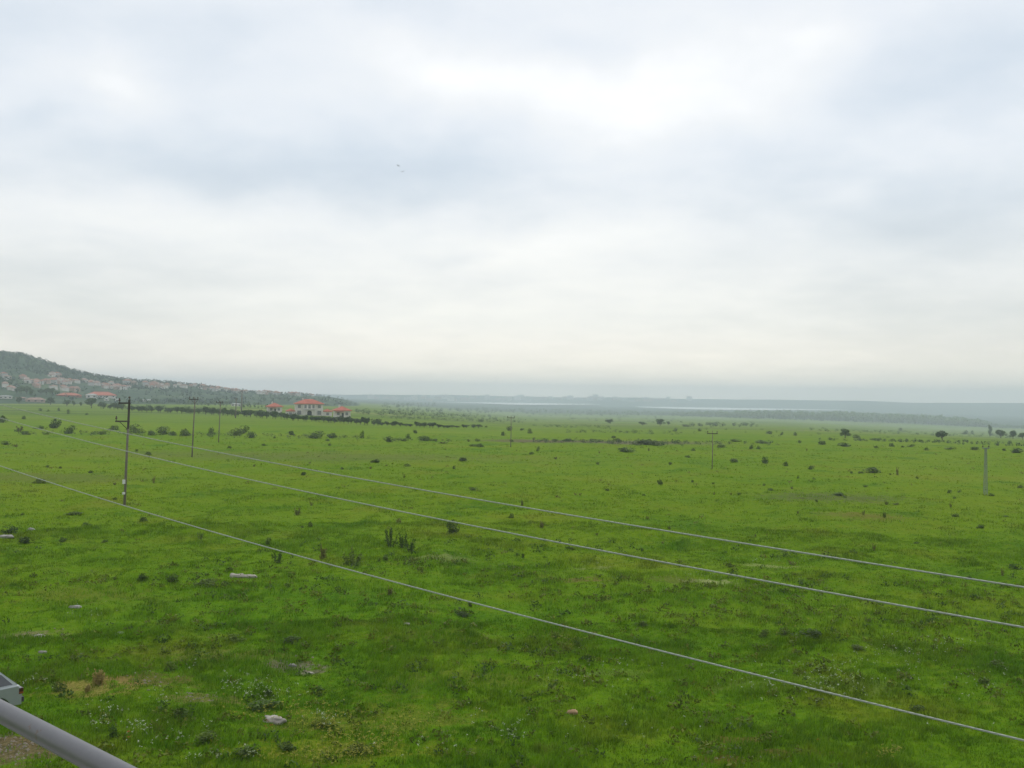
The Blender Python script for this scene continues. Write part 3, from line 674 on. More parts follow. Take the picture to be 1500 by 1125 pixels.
villa_small(502, 611.5, 7.4, 3.2, 'small white villa with red roof standing right of the big villa')
def barn(px, py, wpx, hpx, rpx, wall, roof, label, cat='farm building', win=3, deep=9):
    P, r = place(px, py); m = px_size(r); root = link('farm_building', None, loc=P, rz=facing(P)); hw = wpx*m/2; h = hpx*m; rh = rpx*m
    a = MB(); a.box(-hw, hw, 0, deep, -1.5, h); link('wall', a.mesh('wall', wall), root)
    a = MB(); a.hip_roof(-hw, hw, 0, deep, h+.1, rh, .6); link('roof', a.mesh('roof', roof), root)
    for k in range(win):
        x = -hw+2*hw*(k+.5)/win; b = MB(); b.box(x-.8, x+.8, -.06, .1, h*.3, h*.75); link('window', b.mesh('window', M['glass']), root)
    return tag(root, label, cat)
barn(101, 581.5, 34, 2.5, 3.5, M['roof_old'], M['roof_red'], 'long low red-roofed barn beside the dark grove', deep=14)
barn(148, 582.5, 42, 3.5, 5, M['wall_white'], M['roof_red'], 'long white farmhouse with bright red roof left of the tallest pole', deep=16, win=5)
barn(134, 583.5, 15, 5, 1.6, M['wall_white'], M['wall_grey'], 'white annexe in front of the long red-roofed farmhouse', deep=6, win=2)
barn(215, 588.5, 18, 2.2, 1, M['wall_white'], M['wall_grey'], 'low white shed alone in the fields right of the farmhouse', deep=5)
barn(172, 587.5, 6, 2.4, 1, M['wall_white'], M['wall_grey'], 'tiny white hut just left of the tallest pole', deep=4, win=1)
barn(156, 587, 7, 2.4, 1, M['wall_white'], M['wall_grey'], 'small white hut below the long farmhouse', deep=4, win=1)
barn(52, 589, 26, 3.5, 3, M['wall_pink'], M['roof_pink'], 'pink-roofed shack among trees at the meadow edge', deep=8)
barn(8, 584, 18, 3.5, 1, M['wall_white'], M['wall_grey'], 'pale low shed at the left edge of the photo', deep=6)
barn(31, 586, 14, 3, 1.4, M['wall_grey'], M['roof_pink'], 'grey shed between pale shed and pink-roofed shack', deep=6, win=2)
barn(346, 595, 14, 3, 1, M['wall_white'], M['wall_grey'], 'long low white building behind the row of poles', deep=6)

# hillside village: every house its own
def house_meshes(seed):
    rng = np.random.default_rng(seed); w, d, h = rng.uniform(4, 5.5), rng.uniform(3.5, 4.5), rng.uniform(3.8, 6.5)
    a = MB(); a.box(-w, w, -d, d, -4, h)
    b = MB(); b.hip_roof(-w, w, -d, d, h+.2, rng.uniform(1.8, 2.6), .5)
    c = MB(); n = 3
    for f in range(2 if h > 5 else 1):
        for k in range(n):
            x = -w+2*w*(k+.5)/n; c.box(x-.6, x+.6, -d-.06, -d+.1, .9+f*2.9, 2.2+f*2.9)
    return a, b, c
HM = []
for k in range(6):
    a, b, c = house_meshes(300+k)
    HM.append((a.mesh('house_wall', M[('wall_white', 'wall_pink', 'wall_grey', 'wall_white', 'wall_pink', 'wall_white')[k]]), b.mesh('house_roof', M[('roof_pink', 'roof_pink', 'roof_old', 'roof_pink', 'roof_old', 'roof_pink')[k]]), c.mesh('house_windows', M['glass'])))
hproto = {}
def house(px, py, k, sc, label, group):
    P, r = place(px, py)
    if k not in hproto:
        o = link('house', None); link('wall', HM[k][0], o); link('roof', HM[k][1], o)
        hproto[k] = o
    else: o = copy_tree(hproto[k])
    o.location = P; o.rotation_euler.z = facing(P)+random.uniform(-.6, .6); o.scale = (sc, sc, sc)
    return tag(o, label, 'house', group)
clusters = [([(4,553),(14,556)], 3, 2, 2, 'cream house in the cluster high on the slope at the left edge', 'houses high at the left edge'),
    ([(8,566),(20,572)], 5, 7, 4, 'house half hidden in trees low at the left edge', 'houses low at the left edge'),
    ([(34,556),(58,566)], 14, 8, 6, 'pink or cream house in the tight cluster below the hilltop', 'houses of the tight cluster below the hilltop'),
    ([(68,552),(100,552)], 6, 5, 3, 'pale house high on the slope among trees', 'houses high on the slope'),
    ([(70,560),(122,562)], 20, 10, 5, 'house in the long red-roofed band across the slope', 'houses of the long band across the slope'),
    ([(76,571),(125,573)], 8, 8, 3, 'house at the foot of the slope behind the barns', 'houses at the foot of the slope'),
    ([(120,562),(190,570)], 26, 14, 6, 'house on the spur right of the red-roofed band', 'houses on the spur'),
    ([(185,562),(245,568)], 26, 12, 5, 'house on the low ridge above the tallest pole', 'houses on the ridge above the tallest pole'),
    ([(245,565),(330,572)], 26, 16, 5, 'house on the low ridge above the receding poles', 'houses on the ridge above the receding poles'),
    ([(330,574),(450,579)], 28, 18, 3.5, 'small hazy house at the far end of the ridge', 'houses at the far end of the ridge')]
hn = 0
for (ends, n, jx, jy, lb, gp) in clusters:
    (xa, ya), (xb, yb) = ends
    for q in range(n):
        t = random.random(); px = xa+(xb-xa)*t+random.uniform(-jx, jx)*.5; py = ya+(yb-ya)*t+random.uniform(-jy, jy)*.5
        lim = float(np.interp(px, [c[0] for c in _crest], [c[1] for c in _crest]))+2.2
        house(px, max(py, lim), hn % 6, random.uniform(.45, .72), lb, gp); hn += 1

# the town on the far shore of the lake
def block_meshes(seed):
    rng = np.random.default_rng(seed); w, d, h = rng.uniform(10, 22), rng.uniform(6, 9), rng.uniform(8, 18)
    a = MB(); a.box(-w, w, -d, d, -6, h); a.box(-w-.3, w+.3, -d-.3, d+.3, h+.01, h+.9); a.box(-2, 2, -2, 2, h+.91, h+3.4)
    b = MB(); nf, nx = int(h/3), int(w/2)
    for f in range(nf):
        for k in range(nx):
            x = -w+2*w*(k+.5)/nx; b.box(x-.8, x+.8, -d-.06, -d+.1, 1+f*3, 2.4+f*3)
    return a, b
BM = []
for k in range(4):
    a, b = block_meshes(400+k); BM.append((a.mesh('block_walls', M[('wall_white', 'wall_pink', 'wall_grey', 'wall_pink')[k]]), b.mesh('block_windows', M['glass'])))
bproto = {}
tl = 0
for (xa, xb, ya, yb, n, lb, gp) in [(540, 690, 588, 584, 26, 'hazy pinkish building of the far town left of the lake', 'far town buildings left of the lake'),
                              (690, 880, 588, 582.5, 34, 'hazy pinkish building of the far town above the lake', 'far town buildings above the lake'),
                              (880, 1010, 589, 585, 14, 'hazy pale building at the thin end of the far town', 'far town buildings at the thin end')]:
    for q in range(n):
        px = random.uniform(xa, xb); py = random.uniform(yb, ya)+(px-750)*.0
        P, r = place(px, py)
        r = math.hypot(P.x, P.y)
        if r < 5600:
            sc = 5680/r; P = Vector((P.x*sc, P.y*sc, 0)); P.z = float(ground_z(P.x, P.y, False)); r = 5680
        if r > 6600: P = P*(6560/r); P.z = float(ground_z(P.x, P.y, False))
        k = tl % 4; tl += 1
        if k not in bproto:
            o = link('town_building', None); link('wall', BM[k][0], o); link('windows', BM[k][1], o); bproto[k] = o
        else: o = copy_tree(bproto[k])
        o.location = P; o.rotation_euler.z = facing(P)+random.uniform(-.5, .5); tag(o, lb, 'building', gp)
        o.scale = [random.uniform(.9, 1.5)]*3

# ---------------------------------------------------------------- poles
def insulator(parent, x, z, up=.42):
    mb = MB(); mb.tube([(x,0,z),(x,0,z+.12),(x,0,z+.13),(x,0,z+.24),(x,0,z+.25),(x,0,z+up)], [.035,.035,.10,.10,.075,.05], 8)
    return link('insulator', mb.mesh('insulator', M['glaze']), parent)
def pole(px, py, hpx, lean, label, arms='two', signs=False, thick=.125):
    P, r = place(px, py); h = hpx*px_size(r); root = link('utility_pole', None, loc=P, rz=facing(P))
    s = lean
    mb = MB(); mb.tube([(0,0,-.8),(s*.5,0,h*.5),(s,0,h)], [thick,thick*.86,thick*.68], 10); link('shaft', mb.mesh('shaft', M['wood_pole'], True), root)
    if arms == 'two':
        a = MB(); a.box(s-.95, s+.12, -.30, -.16, h-.38, h-.24); top = link('crossarm', a.mesh('crossarm', M['dark_wood']), root); insulator(top, s-.86, h-.24)
        z2 = h-2.0; x2 = s*.8
        a = MB(); a.box(x2-1.15, x2+.12, -.30, -.16, z2-.07, z2+.07); a.tube([(x2-.75,-.23,z2-.06),(x2-.05,-.23,z2-.75)], .035, 6); low = link('crossarm', a.mesh('crossarm', M['dark_wood']), root); insulator(low, x2-1.05, z2+.07)
        a = MB(); a.tube([(s*.76,0,h-2.7),(s,0,h+.02)], [thick*.86,thick*.8], 10); link('pole_sleeve', a.mesh('pole_sleeve', M['dark_wood']), root)
        insulator(root, s, h+.03, .3)
    else:
        a = MB(); a.box(s-.95, s+.55, -.26, -.13, h-.35, h-.22); top = link('crossarm', a.mesh('crossarm', M['dark_wood']), root)
        for q in (-.85, -.2, .45): insulator(top, s+q, h-.22, .36)
        a = MB(); a.tube([(s-.6,-.2,h-.34),(s-.05,-.2,h-.95)], .03, 6); a.tube([(s+.4,-.2,h-.34),(s+.05,-.2,h-.95)], .03, 6); link('brace', a.mesh('brace', M['dark_wood']), root)
    if signs:
        for (z0, z1) in ((2.0, 2.4), (1.02, 1.24)):
            a = MB(); a.box(-.2, .06, -.24, -.2, z0, z1); a.box(-.12, 0, -.2, -.1, z0+.1, z0+.16); link('notice_plate', a.mesh('notice_plate', M['sign_white']), root)
    return tag(root, label, 'utility pole', 'poles of the line crossing the meadow')
pole(182, 741, 154, .28, 'tallest leaning utility pole with two left-hand crossarms and white plates', 'two', True)
pole(281, 669, 87, .35, 'second utility pole of the receding line, with one crossarm at its top', 'one')
pole(320, 648, 60, .3, 'third slender utility pole of the receding line, its top before the hedgerow', 'one', thick=.115)
pole(345, 612.5, 29, .2, 'small far utility pole rising out of the tree row', 'one', thick=.26)
pole(353.5, 606, 34, .2, 'farthest utility pole of the line, its top against the hazy ridge', 'one', thick=.36)
def lone_pole(px, py, hpx, label, t=.12):
    P, r = place(px, py); h = hpx*px_size(r); root = link('utility_pole', None, loc=P, rz=facing(P))
    a = MB(); a.tube([(0,0,-.6),(.05,0,h*.5),(.02,0,h)], [t*.75,t*.65,t*.5], 8); link('shaft', a.mesh('shaft', M['wood_pole'], True), root)
    a = MB(); a.box(-.8, .8, -.22, -.1, h-.5, h-.38); b = link('crossarm', a.mesh('crossarm', M['dark_wood']), root)
    for q in (-.7, .7): insulator(b, q, h-.38, .3)
    return tag(root, label, 'utility pole', 'lone poles far out in the meadow')
lone_pole(748, 655, 46, 'faint utility pole standing by two dark bushes in mid-meadow')
lone_pole(1043, 687, 56, 'thin faint utility pole standing alone right of mid-meadow', .1)
def lattice_mast(px, py, hpx):
    P, r = place(px, py); h = hpx*px_size(r); root = link('lattice_mast', None, loc=P, rz=facing(P)+.5)
    b0, b1 = .16, .08
    c = lambda z, sx, sy: Vector((sx*(b0+(b1-b0)*z/h), sy*(b0+(b1-b0)*z/h), z))
    for sx, sy in ((-1,-1),(1,-1),(1,1),(-1,1)):
        a = MB(); a.tube([c(-.3,sx,sy), c(h,sx,sy)], .026, 6); link('leg', a.mesh('mast_leg', M['galv']), root)
    a = MB(); n = 11
    cs = [(-1,-1),(1,-1),(1,1),(-1,1)]
    for k in range(n):
        z0, z1 = h*k/n, h*(k+1)/n
        for q in range(4):
            p0, p1 = cs[q], cs[(q+1) % 4]
            if k % 2: p0, p1 = p1, p0
            a.tube([c(z0,*p0), c(z1,*p1)], .013, 5); a.tube([c(z1,*cs[q]), c(z1,*cs[(q+1) % 4])], .014, 5)
    link('bracing', a.mesh('bracing', M['galv']), root)
    a = MB(); a.box(-.42, .42, -.06, .06, h-.1, h+.02); t = link('crossarm', a.mesh('mast_crossarm', M['galv']), root)
    for q in (-.36, .36): insulator(t, q, h+.02, .22)
    return tag(root, 'pale grey lattice steel mast in the meadow by the right edge', 'mast')
lattice_mast(1443.5, 724, 69)

# ---------------------------------------------------------------- the three near cables (twisted strands, sagging)
TH = rad(47); DV = np.array([-math.sin(TH), math.cos(TH)]); NV = np.array([math.cos(TH), math.sin(TH)])
for key, pd, rr, lb in (('low', 9.0, .0085, 'lowest of the three grey twisted cables, crossing the tallest pole at its foot'), ('middle', 9.7, .0085, 'middle one of the three grey twisted cables in front of the meadow'), ('top', 10.4, .0085, 'uppermost of the three grey twisted cables in front of the meadow')):
    Sx, Zx = [], []
    for (x, y) in WIRE_PX[key]:
        d = ray(x, y); q = pd/(d[:2] @ NV); p = d*q; Sx.append(p[:2] @ DV); Zx.append(EYE+p[2])
    cf = np.polyfit(Sx, Zx, 2)
    mb = MB(); ss = np.arange(-14, 34, .035)
    base = [Vector((*(NV*pd+DV*s_), float(np.polyval(cf, s_)))) for s_ in ss]
    side = Vector((NV[0], NV[1], 0)); up = Vector((0, 0, 1))
    for k in range(4):
        ph = k*math.pi/2
        mb.tube([b+(side*math.cos(ph+s_*2*math.pi/.34)+up*math.sin(ph+s_*2*math.pi/.34))*rr*.62 for b, s_ in zip(base, ss)], rr*.55, 5)
    tag(link('overhead_cable', mb.mesh('overhead_cable', M['cable'], True)), lb, 'cable', 'overhead cables in front of the balcony')

# ---------------------------------------------------------------- balcony rail
def rail_material():
    m, nt, b = new_mat('painted_steel_rail')
    f = noise(nt, 26, 5, .7); g = noise(nt, 90, 3)
    c = ramp(nt, f, [(.0, (.128, .128, .137)), (.64, (.15, .15, .16)), (.70, (.14, .095, .06)), (1, (.11, .07, .045))])
    c = mix(nt, mrange(nt, g, .4, .7, 0, .2), c, (.115, .115, .13))
    nt.links.new(c, b.inputs['Base Color']); b.inputs['Roughness'].default_value = .42
    b.inputs['Metallic'].default_value = .1
    return m
M['rail'] = rail_material()
def p3(x, y, depth):
    d = ray(x, y); k = depth/d[1]; return Vector((d[0]*k, d[1]*k, EYE+d[2]*k))
A_, B_ = p3(0, 1042, 2.15), p3(150, 1120, 1.85)
zr = (A_.z+B_.z)/2; A_.z = B_.z = zr
dr = (B_-A_).normalized()
rail = link('balcony_railing', None, loc=(A_.x, A_.y, zr-1.02))
def rel(p): return p-Vector((A_.x, A_.y, zr-1.02))
a = MB(); pts = [A_+dr*t for t in np.linspace(-3.2, 2.4, 30)]; a.tube([rel(p) for p in pts], .0215, 28); link('handrail', a.mesh('handrail', M['rail'], True), rail)
a = MB(); a.tube([rel(p)-Vector((0,0,.72)) for p in pts], .016, 14); link('lower_rail', a.mesh('lower_rail', M['rail'], True), rail)
for t in (-2.9, -1.3, 1.05, 2.3):
    p = rel(A_+dr*t); a = MB(); a.tube([p-Vector((0,0,1.02)), p-Vector((0,0,.02))], .02, 14); a.tube([p-Vector((0,0,1.02)), p-Vector((0,0,1.01))], .05, 14); link('post', a.mesh('rail_post', M['rail'], True), rail)
tag(rail, 'grey painted steel balcony handrail in the bottom left corner', 'railing')

zf = zr-1.02
nrm = Vector((-dr.y, dr.x, 0)); nrm = nrm if nrm.y < 0 or nrm.x > 0 and (Vector((0,0,0))-A_).dot(nrm) > 0 else -nrm
e0, e1 = A_-dr*3.2-nrm*.06, A_+dr*2.4-nrm*.06
mb = MB(); poly = [(e0.x, e0.y), (e1.x, e1.y), (e1.x+.4, -1.5), (e0.x, -1.5)]
mb.quad_faces([(x, y, zf-.22) for x, y in poly]+[(x, y, zf-.002) for x, y in poly], [(3,2,1,0),(4,5,6,7),(0,1,5,4),(1,2,6,5),(2,3,7,6),(3,0,4,7)])
tag(link('balcony_floor', mb.mesh('balcony_floor', M['wall_grey'])), kind='structure')
mb = MB(); mb.box(-11, 9, -1.9, -1.51, -1, 17)
tag(link('house_wall', mb.mesh('house_wall_facade', M['wall_grey'])), kind='structure')

# ---------------------------------------------------------------- the car at the left edge
def car():
    P, r = place(1, 1049); yaw = facing(P)+.36
    L = 3.75
    root = link('parked_car', None, rz=yaw)
    # local frame: x to the rear (right in view), y away, z up; rear bumper at x=0
    hw = .80
    lower = [(-3.72,.30),(-3.74,.55),(-3.62,.72),(-2.62,.90),(-2.55,.94),(-.10,.93),(-.02,.80),(0,.55),(-.03,.30)]
    def arch(cx): return [(cx+.34*math.cos(t), .28+.34*math.sin(t)*1.0) for t in np.linspace(0, math.pi, 9)]
    prof = [(-3.72,.28),(-3.75,.52),(-3.66,.70),(-2.72,.90),(-.12,.94),(-.03,.84),(0,.60),(-.02,.28)]+arch(-.72)+arch(-2.98)
    body = MB(); n = len(prof)
    rows = [(-hw,.0,1.), (-hw+.05,0,1.), ]
    def ring(y, ins): return [(x+(ins if x < -1.8 else -ins)*(1 if z > .5 else .6), y, z+(-ins*.25 if z > .8 else 0)) for x, z in prof]
    ys = [(-hw, .05), (-hw+.06, 0), (hw-.06, 0), (hw, .05)]
    vs = []
    for y, ins in ys: vs += ring(y, ins)
    fs = [tuple(range(n))]+[tuple(range(4*n-1, 3*n-1, -1))]
    for k in range(3):
        for i in range(n): fs.append((k*n+i, (k+1)*n+i, (k+1)*n+(i+1) % n, k*n+(i+1) % n))
    body.quad_faces(vs, fs)
    o = link('body', body.mesh('car_body', M['car_paint']), root); bv = o.modifiers.new('bevel', 'BEVEL'); bv.width = .045; bv.segments = 3; bv.limit_method = 'ANGLE'
    # greenhouse: pillars and roof as painted shell, windows set 3 mm proud
    bt = [(-2.62, .91), (-.16, .93)]; tp = [(-1.95, 1.36), (-.62, 1.38)]
    cab = MB(); yb, yt = hw-.05, hw-.20
    C = [(-2.62,-yb,.90),(-.14,-yb,.93),(-.14,yb,.93),(-2.62,yb,.90),(-1.92,-yt,1.37),(-.62,-yt,1.39),(-.62,yt,1.39),(-1.92,yt,1.37)]
    cab.quad_faces(C, [(0,1,5,4),(1,2,6,5),(2,3,7,6),(3,0,4,7),(3,2,1,0)])
    ridge = [(-1.86,-yt+.06,1.41),(-.70,-yt+.06,1.43),(-.70,yt-.06,1.43),(-1.86,yt-.06,1.41)]
    k = C[4:]+ridge
    cab.quad_faces(k, [(0,1,5,4),(1,2,6,5),(2,3,7,6),(3,0,4,7),(4,5,6,7)])
    o = link('cabin', cab.mesh('car_cabin', M['car_paint']), root)
    def side_pt(u, v, sgn):       # u along, v up on the side of the cabin
        b = Vector(C[0]).lerp(Vector(C[1]), u); t = Vector(C[4]).lerp(Vector(C[5]), u); q = b.lerp(t, v); return Vector((q.x, (q.y-.006)*-sgn if sgn > 0 else q.y-.006, q.z+.001))
    for sgn in (-1, 1):
        for (u0, u1, nm) in ((.13, .54, 'front_side_window'), (.575, .95, 'rear_side_window')):
            w = MB(); q = [side_pt(u0, .10, sgn), side_pt(u1, .10, sgn), side_pt(u1-(.0), .88, sgn), side_pt(u0, .88, sgn)]
            off = Vector((0, .004*sgn, 0)); w.quad_faces([p for p in q]+[p-Vector((0, .01*sgn, 0)) for p in q], [(0,1,2,3),(7,6,5,4),(0,4,5,1),(1,5,6,2),(2,6,7,3),(3,7,4,0)])
            link(nm, w.mesh(nm, M['car_glass']), root)
    def quad_on(a, b, c, d, m, nm, inset=.1, lift=.006):
        a, b, c, d = map(Vector, (a, b, c, d)); cen = (a+b+c+d)/4; nn = (b-a).cross(d-a).normalized()
        q = [p+(cen-p)*inset+nn*lift for p in (a, b, c, d)]; w = MB()
        w.quad_faces(q+[p-nn*.01 for p in q], [(0,1,2,3),(7,6,5,4),(0,4,5,1),(1,5,6,2),(2,6,7,3),(3,7,4,0)])
        return link(nm, w.mesh(nm, m), root)
    quad_on(C[1], C[2], C[6], C[5], M['car_glass'], 'rear_window', .13)
    quad_on(C[3], C[0], C[4], C[7], M['car_glass'], 'windscreen', .08)
    for sgn in (-1, 1):
        y0, y1 = sorted((sgn*(hw-.26), sgn*(hw+.004)))
        w = MB(); w.box(-.13, .012, y0, y1, .64, .83); t = link('tail_lamp', w.mesh('tail_lamp', M['lamp_red']), root)
        w = MB(); w.box(-.12, .016, min(sgn*(hw-.2), sgn*(hw+.007)), max(sgn*(hw-.2), sgn*(hw+.007)), .65, .71); link('indicator', w.mesh('indicator', M['lamp_amber']), t)
        w = MB(); w.box(-3.70, -3.62, min(sgn*(hw-.4), sgn*(hw-.02)), max(sgn*(hw-.4), sgn*(hw-.02)), .58, .70); link('headlight', w.mesh('headlight', M['sign_white']), root)
        w = MB(); y = sgn*(hw+.01); w.box(-2.55, -.95, min(y, y-.02*sgn), max(y, y-.02*sgn), .52, .58); link('side_moulding', w.mesh('side_moulding', M['car_dark']), root)
        w = MB(); w.box(-1.35, -1.17, min(y, y-.02*sgn), max(y, y-.02*sgn)+.01, .80, .83); link('door_handle', w.mesh('door_handle', M['car_dark']), root)
        w = MB(); w.box(-2.38, -2.22, min(sgn*hw, sgn*(hw+.16)), max(sgn*hw, sgn*(hw+.16)), .93, 1.04); link('wing_mirror', w.mesh('wing_mirror', M['car_dark']), root)
        for cx in (-.72, -2.98):
            w = MB(); yy = [sgn*(hw-.20), sgn*(hw-.19), sgn*(hw-.03), sgn*(hw-.02)]
            w.tube([(cx, q, .285) for q in yy], [.25, .285, .285, .25], 24); wh = link('wheel', w.mesh('wheel', M['tyre']), root)
            w = MB(); w.tube([(cx, sgn*(hw-.05), .285), (cx, sgn*(hw-.013), .285), (cx, sgn*(hw-.012), .285)], [.185, .185, .12], 20); link('rim', w.mesh('rim', M['rim']), wh)
    w = MB(); w.box(-.24, .05, -hw+.03, hw-.03, .36, .52); link('rear_bumper', w.mesh('rear_bumper', M['car_dark']), root)
    w = MB(); w.box(-3.80, -3.58, -hw+.03, hw-.03, .34, .50); link('front_bumper', w.mesh('front_bumper', M['car_dark']), root)
    w = MB(); w.box(-.01, .012, -.26, .26, .60, .71); link('number_plate', w.mesh('number_plate', M['sign_white']), root)
    root.location = P+Vector((0, .8, .02))
    return tag(root, 'silver hatchback parked in the grass at the left edge, only its rear showing', 'car')
car()

# ---------------------------------------------------------------- stones, birds
def rock(seed, px, py, wpx, hpx, mat, label, cat='rock', name='rock'):
    P, r = place(px, py); m = px_size(r); rng = np.random.default_rng(seed); mb = MB(); nu, nv = 22, 13
    vs = []
    for i in range(nv):
        ph = -math.pi/2+math.pi*i/(nv-1)
        for j in range(nu):
            th = 2*math.pi*j/nu; d = np.array([math.cos(ph)*math.cos(th), math.cos(ph)*math.sin(th), math.sin(ph)])
            q = 1+1.0*(float(fbm(d[0]*1.9+seed, d[1]*1.9+d[2]*2.3, seed, 4))-.5)+.25*(float(vnoise(d[0]*6+9, d[1]*6+d[2]*5, seed))-.5)
            vs.append(np.sign(d)*np.abs(d)**.8*q)
    fs = [(i*nu+j, i*nu+(j+1) % nu, (i+1)*nu+(j+1) % nu, (i+1)*nu+j) for i in range(nv-1) for j in range(nu)]
    mb.quad_faces(vs, fs); o = link(name, mb.mesh(name, mat, True), loc=P+Vector((0, 0, hpx*m*.16)), rz=rng.uniform(-.3, .3))
    o.scale = (wpx*m/2, wpx*m*.24, hpx*m*.55); return tag(o, label, cat, 'stones lying in the meadow')
rock(1, 349, 843, 24, 8, M['stone'], 'long pale limestone boulder in the grass below the lowest wire')
rock(2, 367, 843, 18, 7, M['stone'], 'smaller pale rock touching the right end of the long boulder')
rock(3, 401, 1056, 33, 11, M['stone'], 'smooth whitish rock among flowers near the rail')
rock(4, 838, 1052, 15, 8, M['clod'], 'small orange stone lying in the grass, bottom middle')
rock(5, 8, 786, 20, 6, M['rubble'], 'flat pale slab at the left edge beside a bush')
rock(6, 46, 776, 13, 6, M['rubble'], 'white lump of rubble by the dark clump near the left edge')
rock(7, 62, 957, 12, 4, M['rubble'], 'small whitish stone left of the dry plant, above the car')
rock(8, 110, 888, 16, 5, M['rubble'], 'flat grey-white stone half sunk in the grass below the poles')
rock(9, 176, 932, 15, 5, M['rubble'], 'flat pale stone above the dry plant')
rock(10, 58, 937, 14, 5, M['stone'], 'sandy stone on the bare patch near the car')
rock(11, 428, 969, 12, 5, M['rubble'], 'grey stone on the bare patch above the flowers')
rock(12, 455, 978, 10, 4, M['stone'], 'small beige stone right of the grey one, above the flowers')
rock(13, 596, 918, 10, 4, M['stone'], 'single pale stone below the lowest wire, mid-picture')
def bird(px, py, dist, roll, label):
    P = at_depth(px, py, dist); mb = MB()
    n = 9
    for k in range(n): pass
    mb.tube([(-.17,0,0),(-.13,0,.005),(-.04,0,.012),(.06,0,.012),(.13,0,.02),(.17,0,.022),(.205,0,.016)], [.012,.022,.045,.048,.034,.026,.004], 10)
    mb.quad_faces([(-.15,-.015,.0),(-.15,.015,.0),(-.29,.05,-.005),(-.29,-.05,-.005),(-.15,0,.012),(-.28,0,.008)], [(0,1,4),(1,2,5,4),(3,0,4,5),(2,3,5),(3,2,1,0)])
    for s in (-1, 1):
        up = [(.07,s*.03,.02),(.11,s*.20,.10),(.02,s*.44,.09),(-.06,s*.30,.08),(-.06,s*.03,.015)]
        lo = [(a,b,c-.012) for a, b, c in up]
        mb.quad_faces(up+lo, [(0,1,2,3,4),(9,8,7,6,5)]+[(i,(i+1) % 5,5+(i+1) % 5,5+i) for i in range(5)])
    o = link('bird', mb.mesh('bird', M['feather'], True), loc=P); o.rotation_euler = (roll, .1, 2.2+roll); return tag(o, label, 'bird', 'birds in the sky')
bird(583.5, 243, 190, .3, 'upper left one of two tiny dark birds in the clouds')
bird(590, 251.5, 175, -.35, 'lower right one of two tiny dark birds in the clouds')

# ---------------------------------------------------------------- grass and flowers
def tufts(n, r0, r1, az, seed):
    rng = np.random.default_rng(seed)
    r = np.sqrt(rng.random(n)*(r1*r1-r0*r0)+r0*r0); a = np.radians(rng.uniform(-az, az, n))
    return np.stack([np.sin(a)*r, np.cos(a)*r], -1), r
bare_xy = [(place(b[0], b[1])[0], b[2], b[3], b[5]) for b in BARE]
def keep_bare(P, rng):
    k = np.ones(len(P), bool)
    for (c, rx, ry, am) in bare_xy:
        q = np.hypot((P[:, 0]-c.x)/rx, (P[:, 1]-c.y)/ry); k &= ~((q < .95) & (rng.random(len(P)) < am*.9))
    return k
def grass_mesh(name, P, nb, hgt, wid, spread, seed, tone0):
    rng = np.random.default_rng(seed); n = len(P)
    base = np.repeat(P, nb, 0); h = np.repeat(hgt, nb)*rng.uniform(.5, 1.15, n*nb); sp = np.repeat(spread, nb)
    base = base+rng.normal(size=base.shape)*sp[:, None]*.5
    z = ground_z(base[:, 0], base[:, 1])-.02
    a = rng.uniform(0, 2*np.pi, n*nb); w = np.repeat(wid, nb)*rng.uniform(.7, 1.3, n*nb)
    ln = rng.uniform(.1, .75, n*nb)*h
    dx, dy = np.cos(a), np.sin(a); b = rng.uniform(0, 2*np.pi, n*nb)
    wind = .12*h
    p0 = np.stack([base[:, 0]-dx*w, base[:, 1]-dy*w, z], -1); p1 = np.stack([base[:, 0]+dx*w, base[:, 1]+dy*w, z], -1)
    mx, my = base[:, 0]+np.cos(b)*ln*.3+wind*.3, base[:, 1]+np.sin(b)*ln*.3
    p2 = np.stack([mx+dx*w*.8, my+dy*w*.8, z+h*.6], -1); p3_ = np.stack([mx-dx*w*.8, my-dy*w*.8, z+h*.6], -1)
    tip = np.stack([base[:, 0]+np.cos(b)*ln+wind, base[:, 1]+np.sin(b)*ln, z+h*rng.uniform(.8, 1, n*nb)], -1)
    V = np.stack([p0, p1, p2, p3_, tip], 1).reshape(-1, 3)
    k = np.arange(n*nb)*5
    L = np.stack([k, k+1, k+2, k+3, k+3, k+2, k+4], -1).ravel(); Sz = np.tile([4, 3], n*nb)
    t = np.clip(np.repeat(tone0, nb)+rng.normal(size=n*nb)*.14, 0, 1)
    return np_mesh(name, V, L, Sz, M['blade'], np.repeat(t, 2))
rng = np.random.default_rng(50)
parts = []
for (n, r0, r1, hs, ws, sp, nb) in ((30000, 24, 48, .20, .010, .22, 11), (30000, 46, 85, .19, .015, .32, 9), (26000, 82, 150, .17, .026, .5, 7), (16000, 135, 290, .17, .05, .8, 6)):
    P, r = tufts(n, r0, r1, 31, int(r0)); P = P[keep_bare(P, rng)]
    if r0 > 50: P = P[rng.random(len(P)) < 1-.92*sstep(r0+(r1-r0)*.25, r1, np.hypot(P[:, 0], P[:, 1]))]
    hh = hs*(.5+.9*sstep(.35, .72, fbm(P[:, 0]/2.2, P[:, 1]/2.2, 61, 3))*(.5+fbm(P[:, 0]/14, P[:, 1]/14, 62, 3)))*rng.uniform(.7, 1.3, len(P))
    tone = np.clip(.12+.76*fbm(P[:, 0]/1.1, P[:, 1]/1.1, 63, 2)+rng.normal(size=len(P))*.12, 0, 1)
    parts.append(grass_mesh('grass', P, nb, hh, np.full(len(P), ws), np.full(len(P), sp), int(r1), tone))
for k, me in enumerate(parts):
    tag(link('grass', me), ['long green grass of the foreground', 'meadow grass in the middle ground', 'short meadow grass further out', 'sparse far tussocks of meadow grass'][k], 'grass', None, 'stuff')

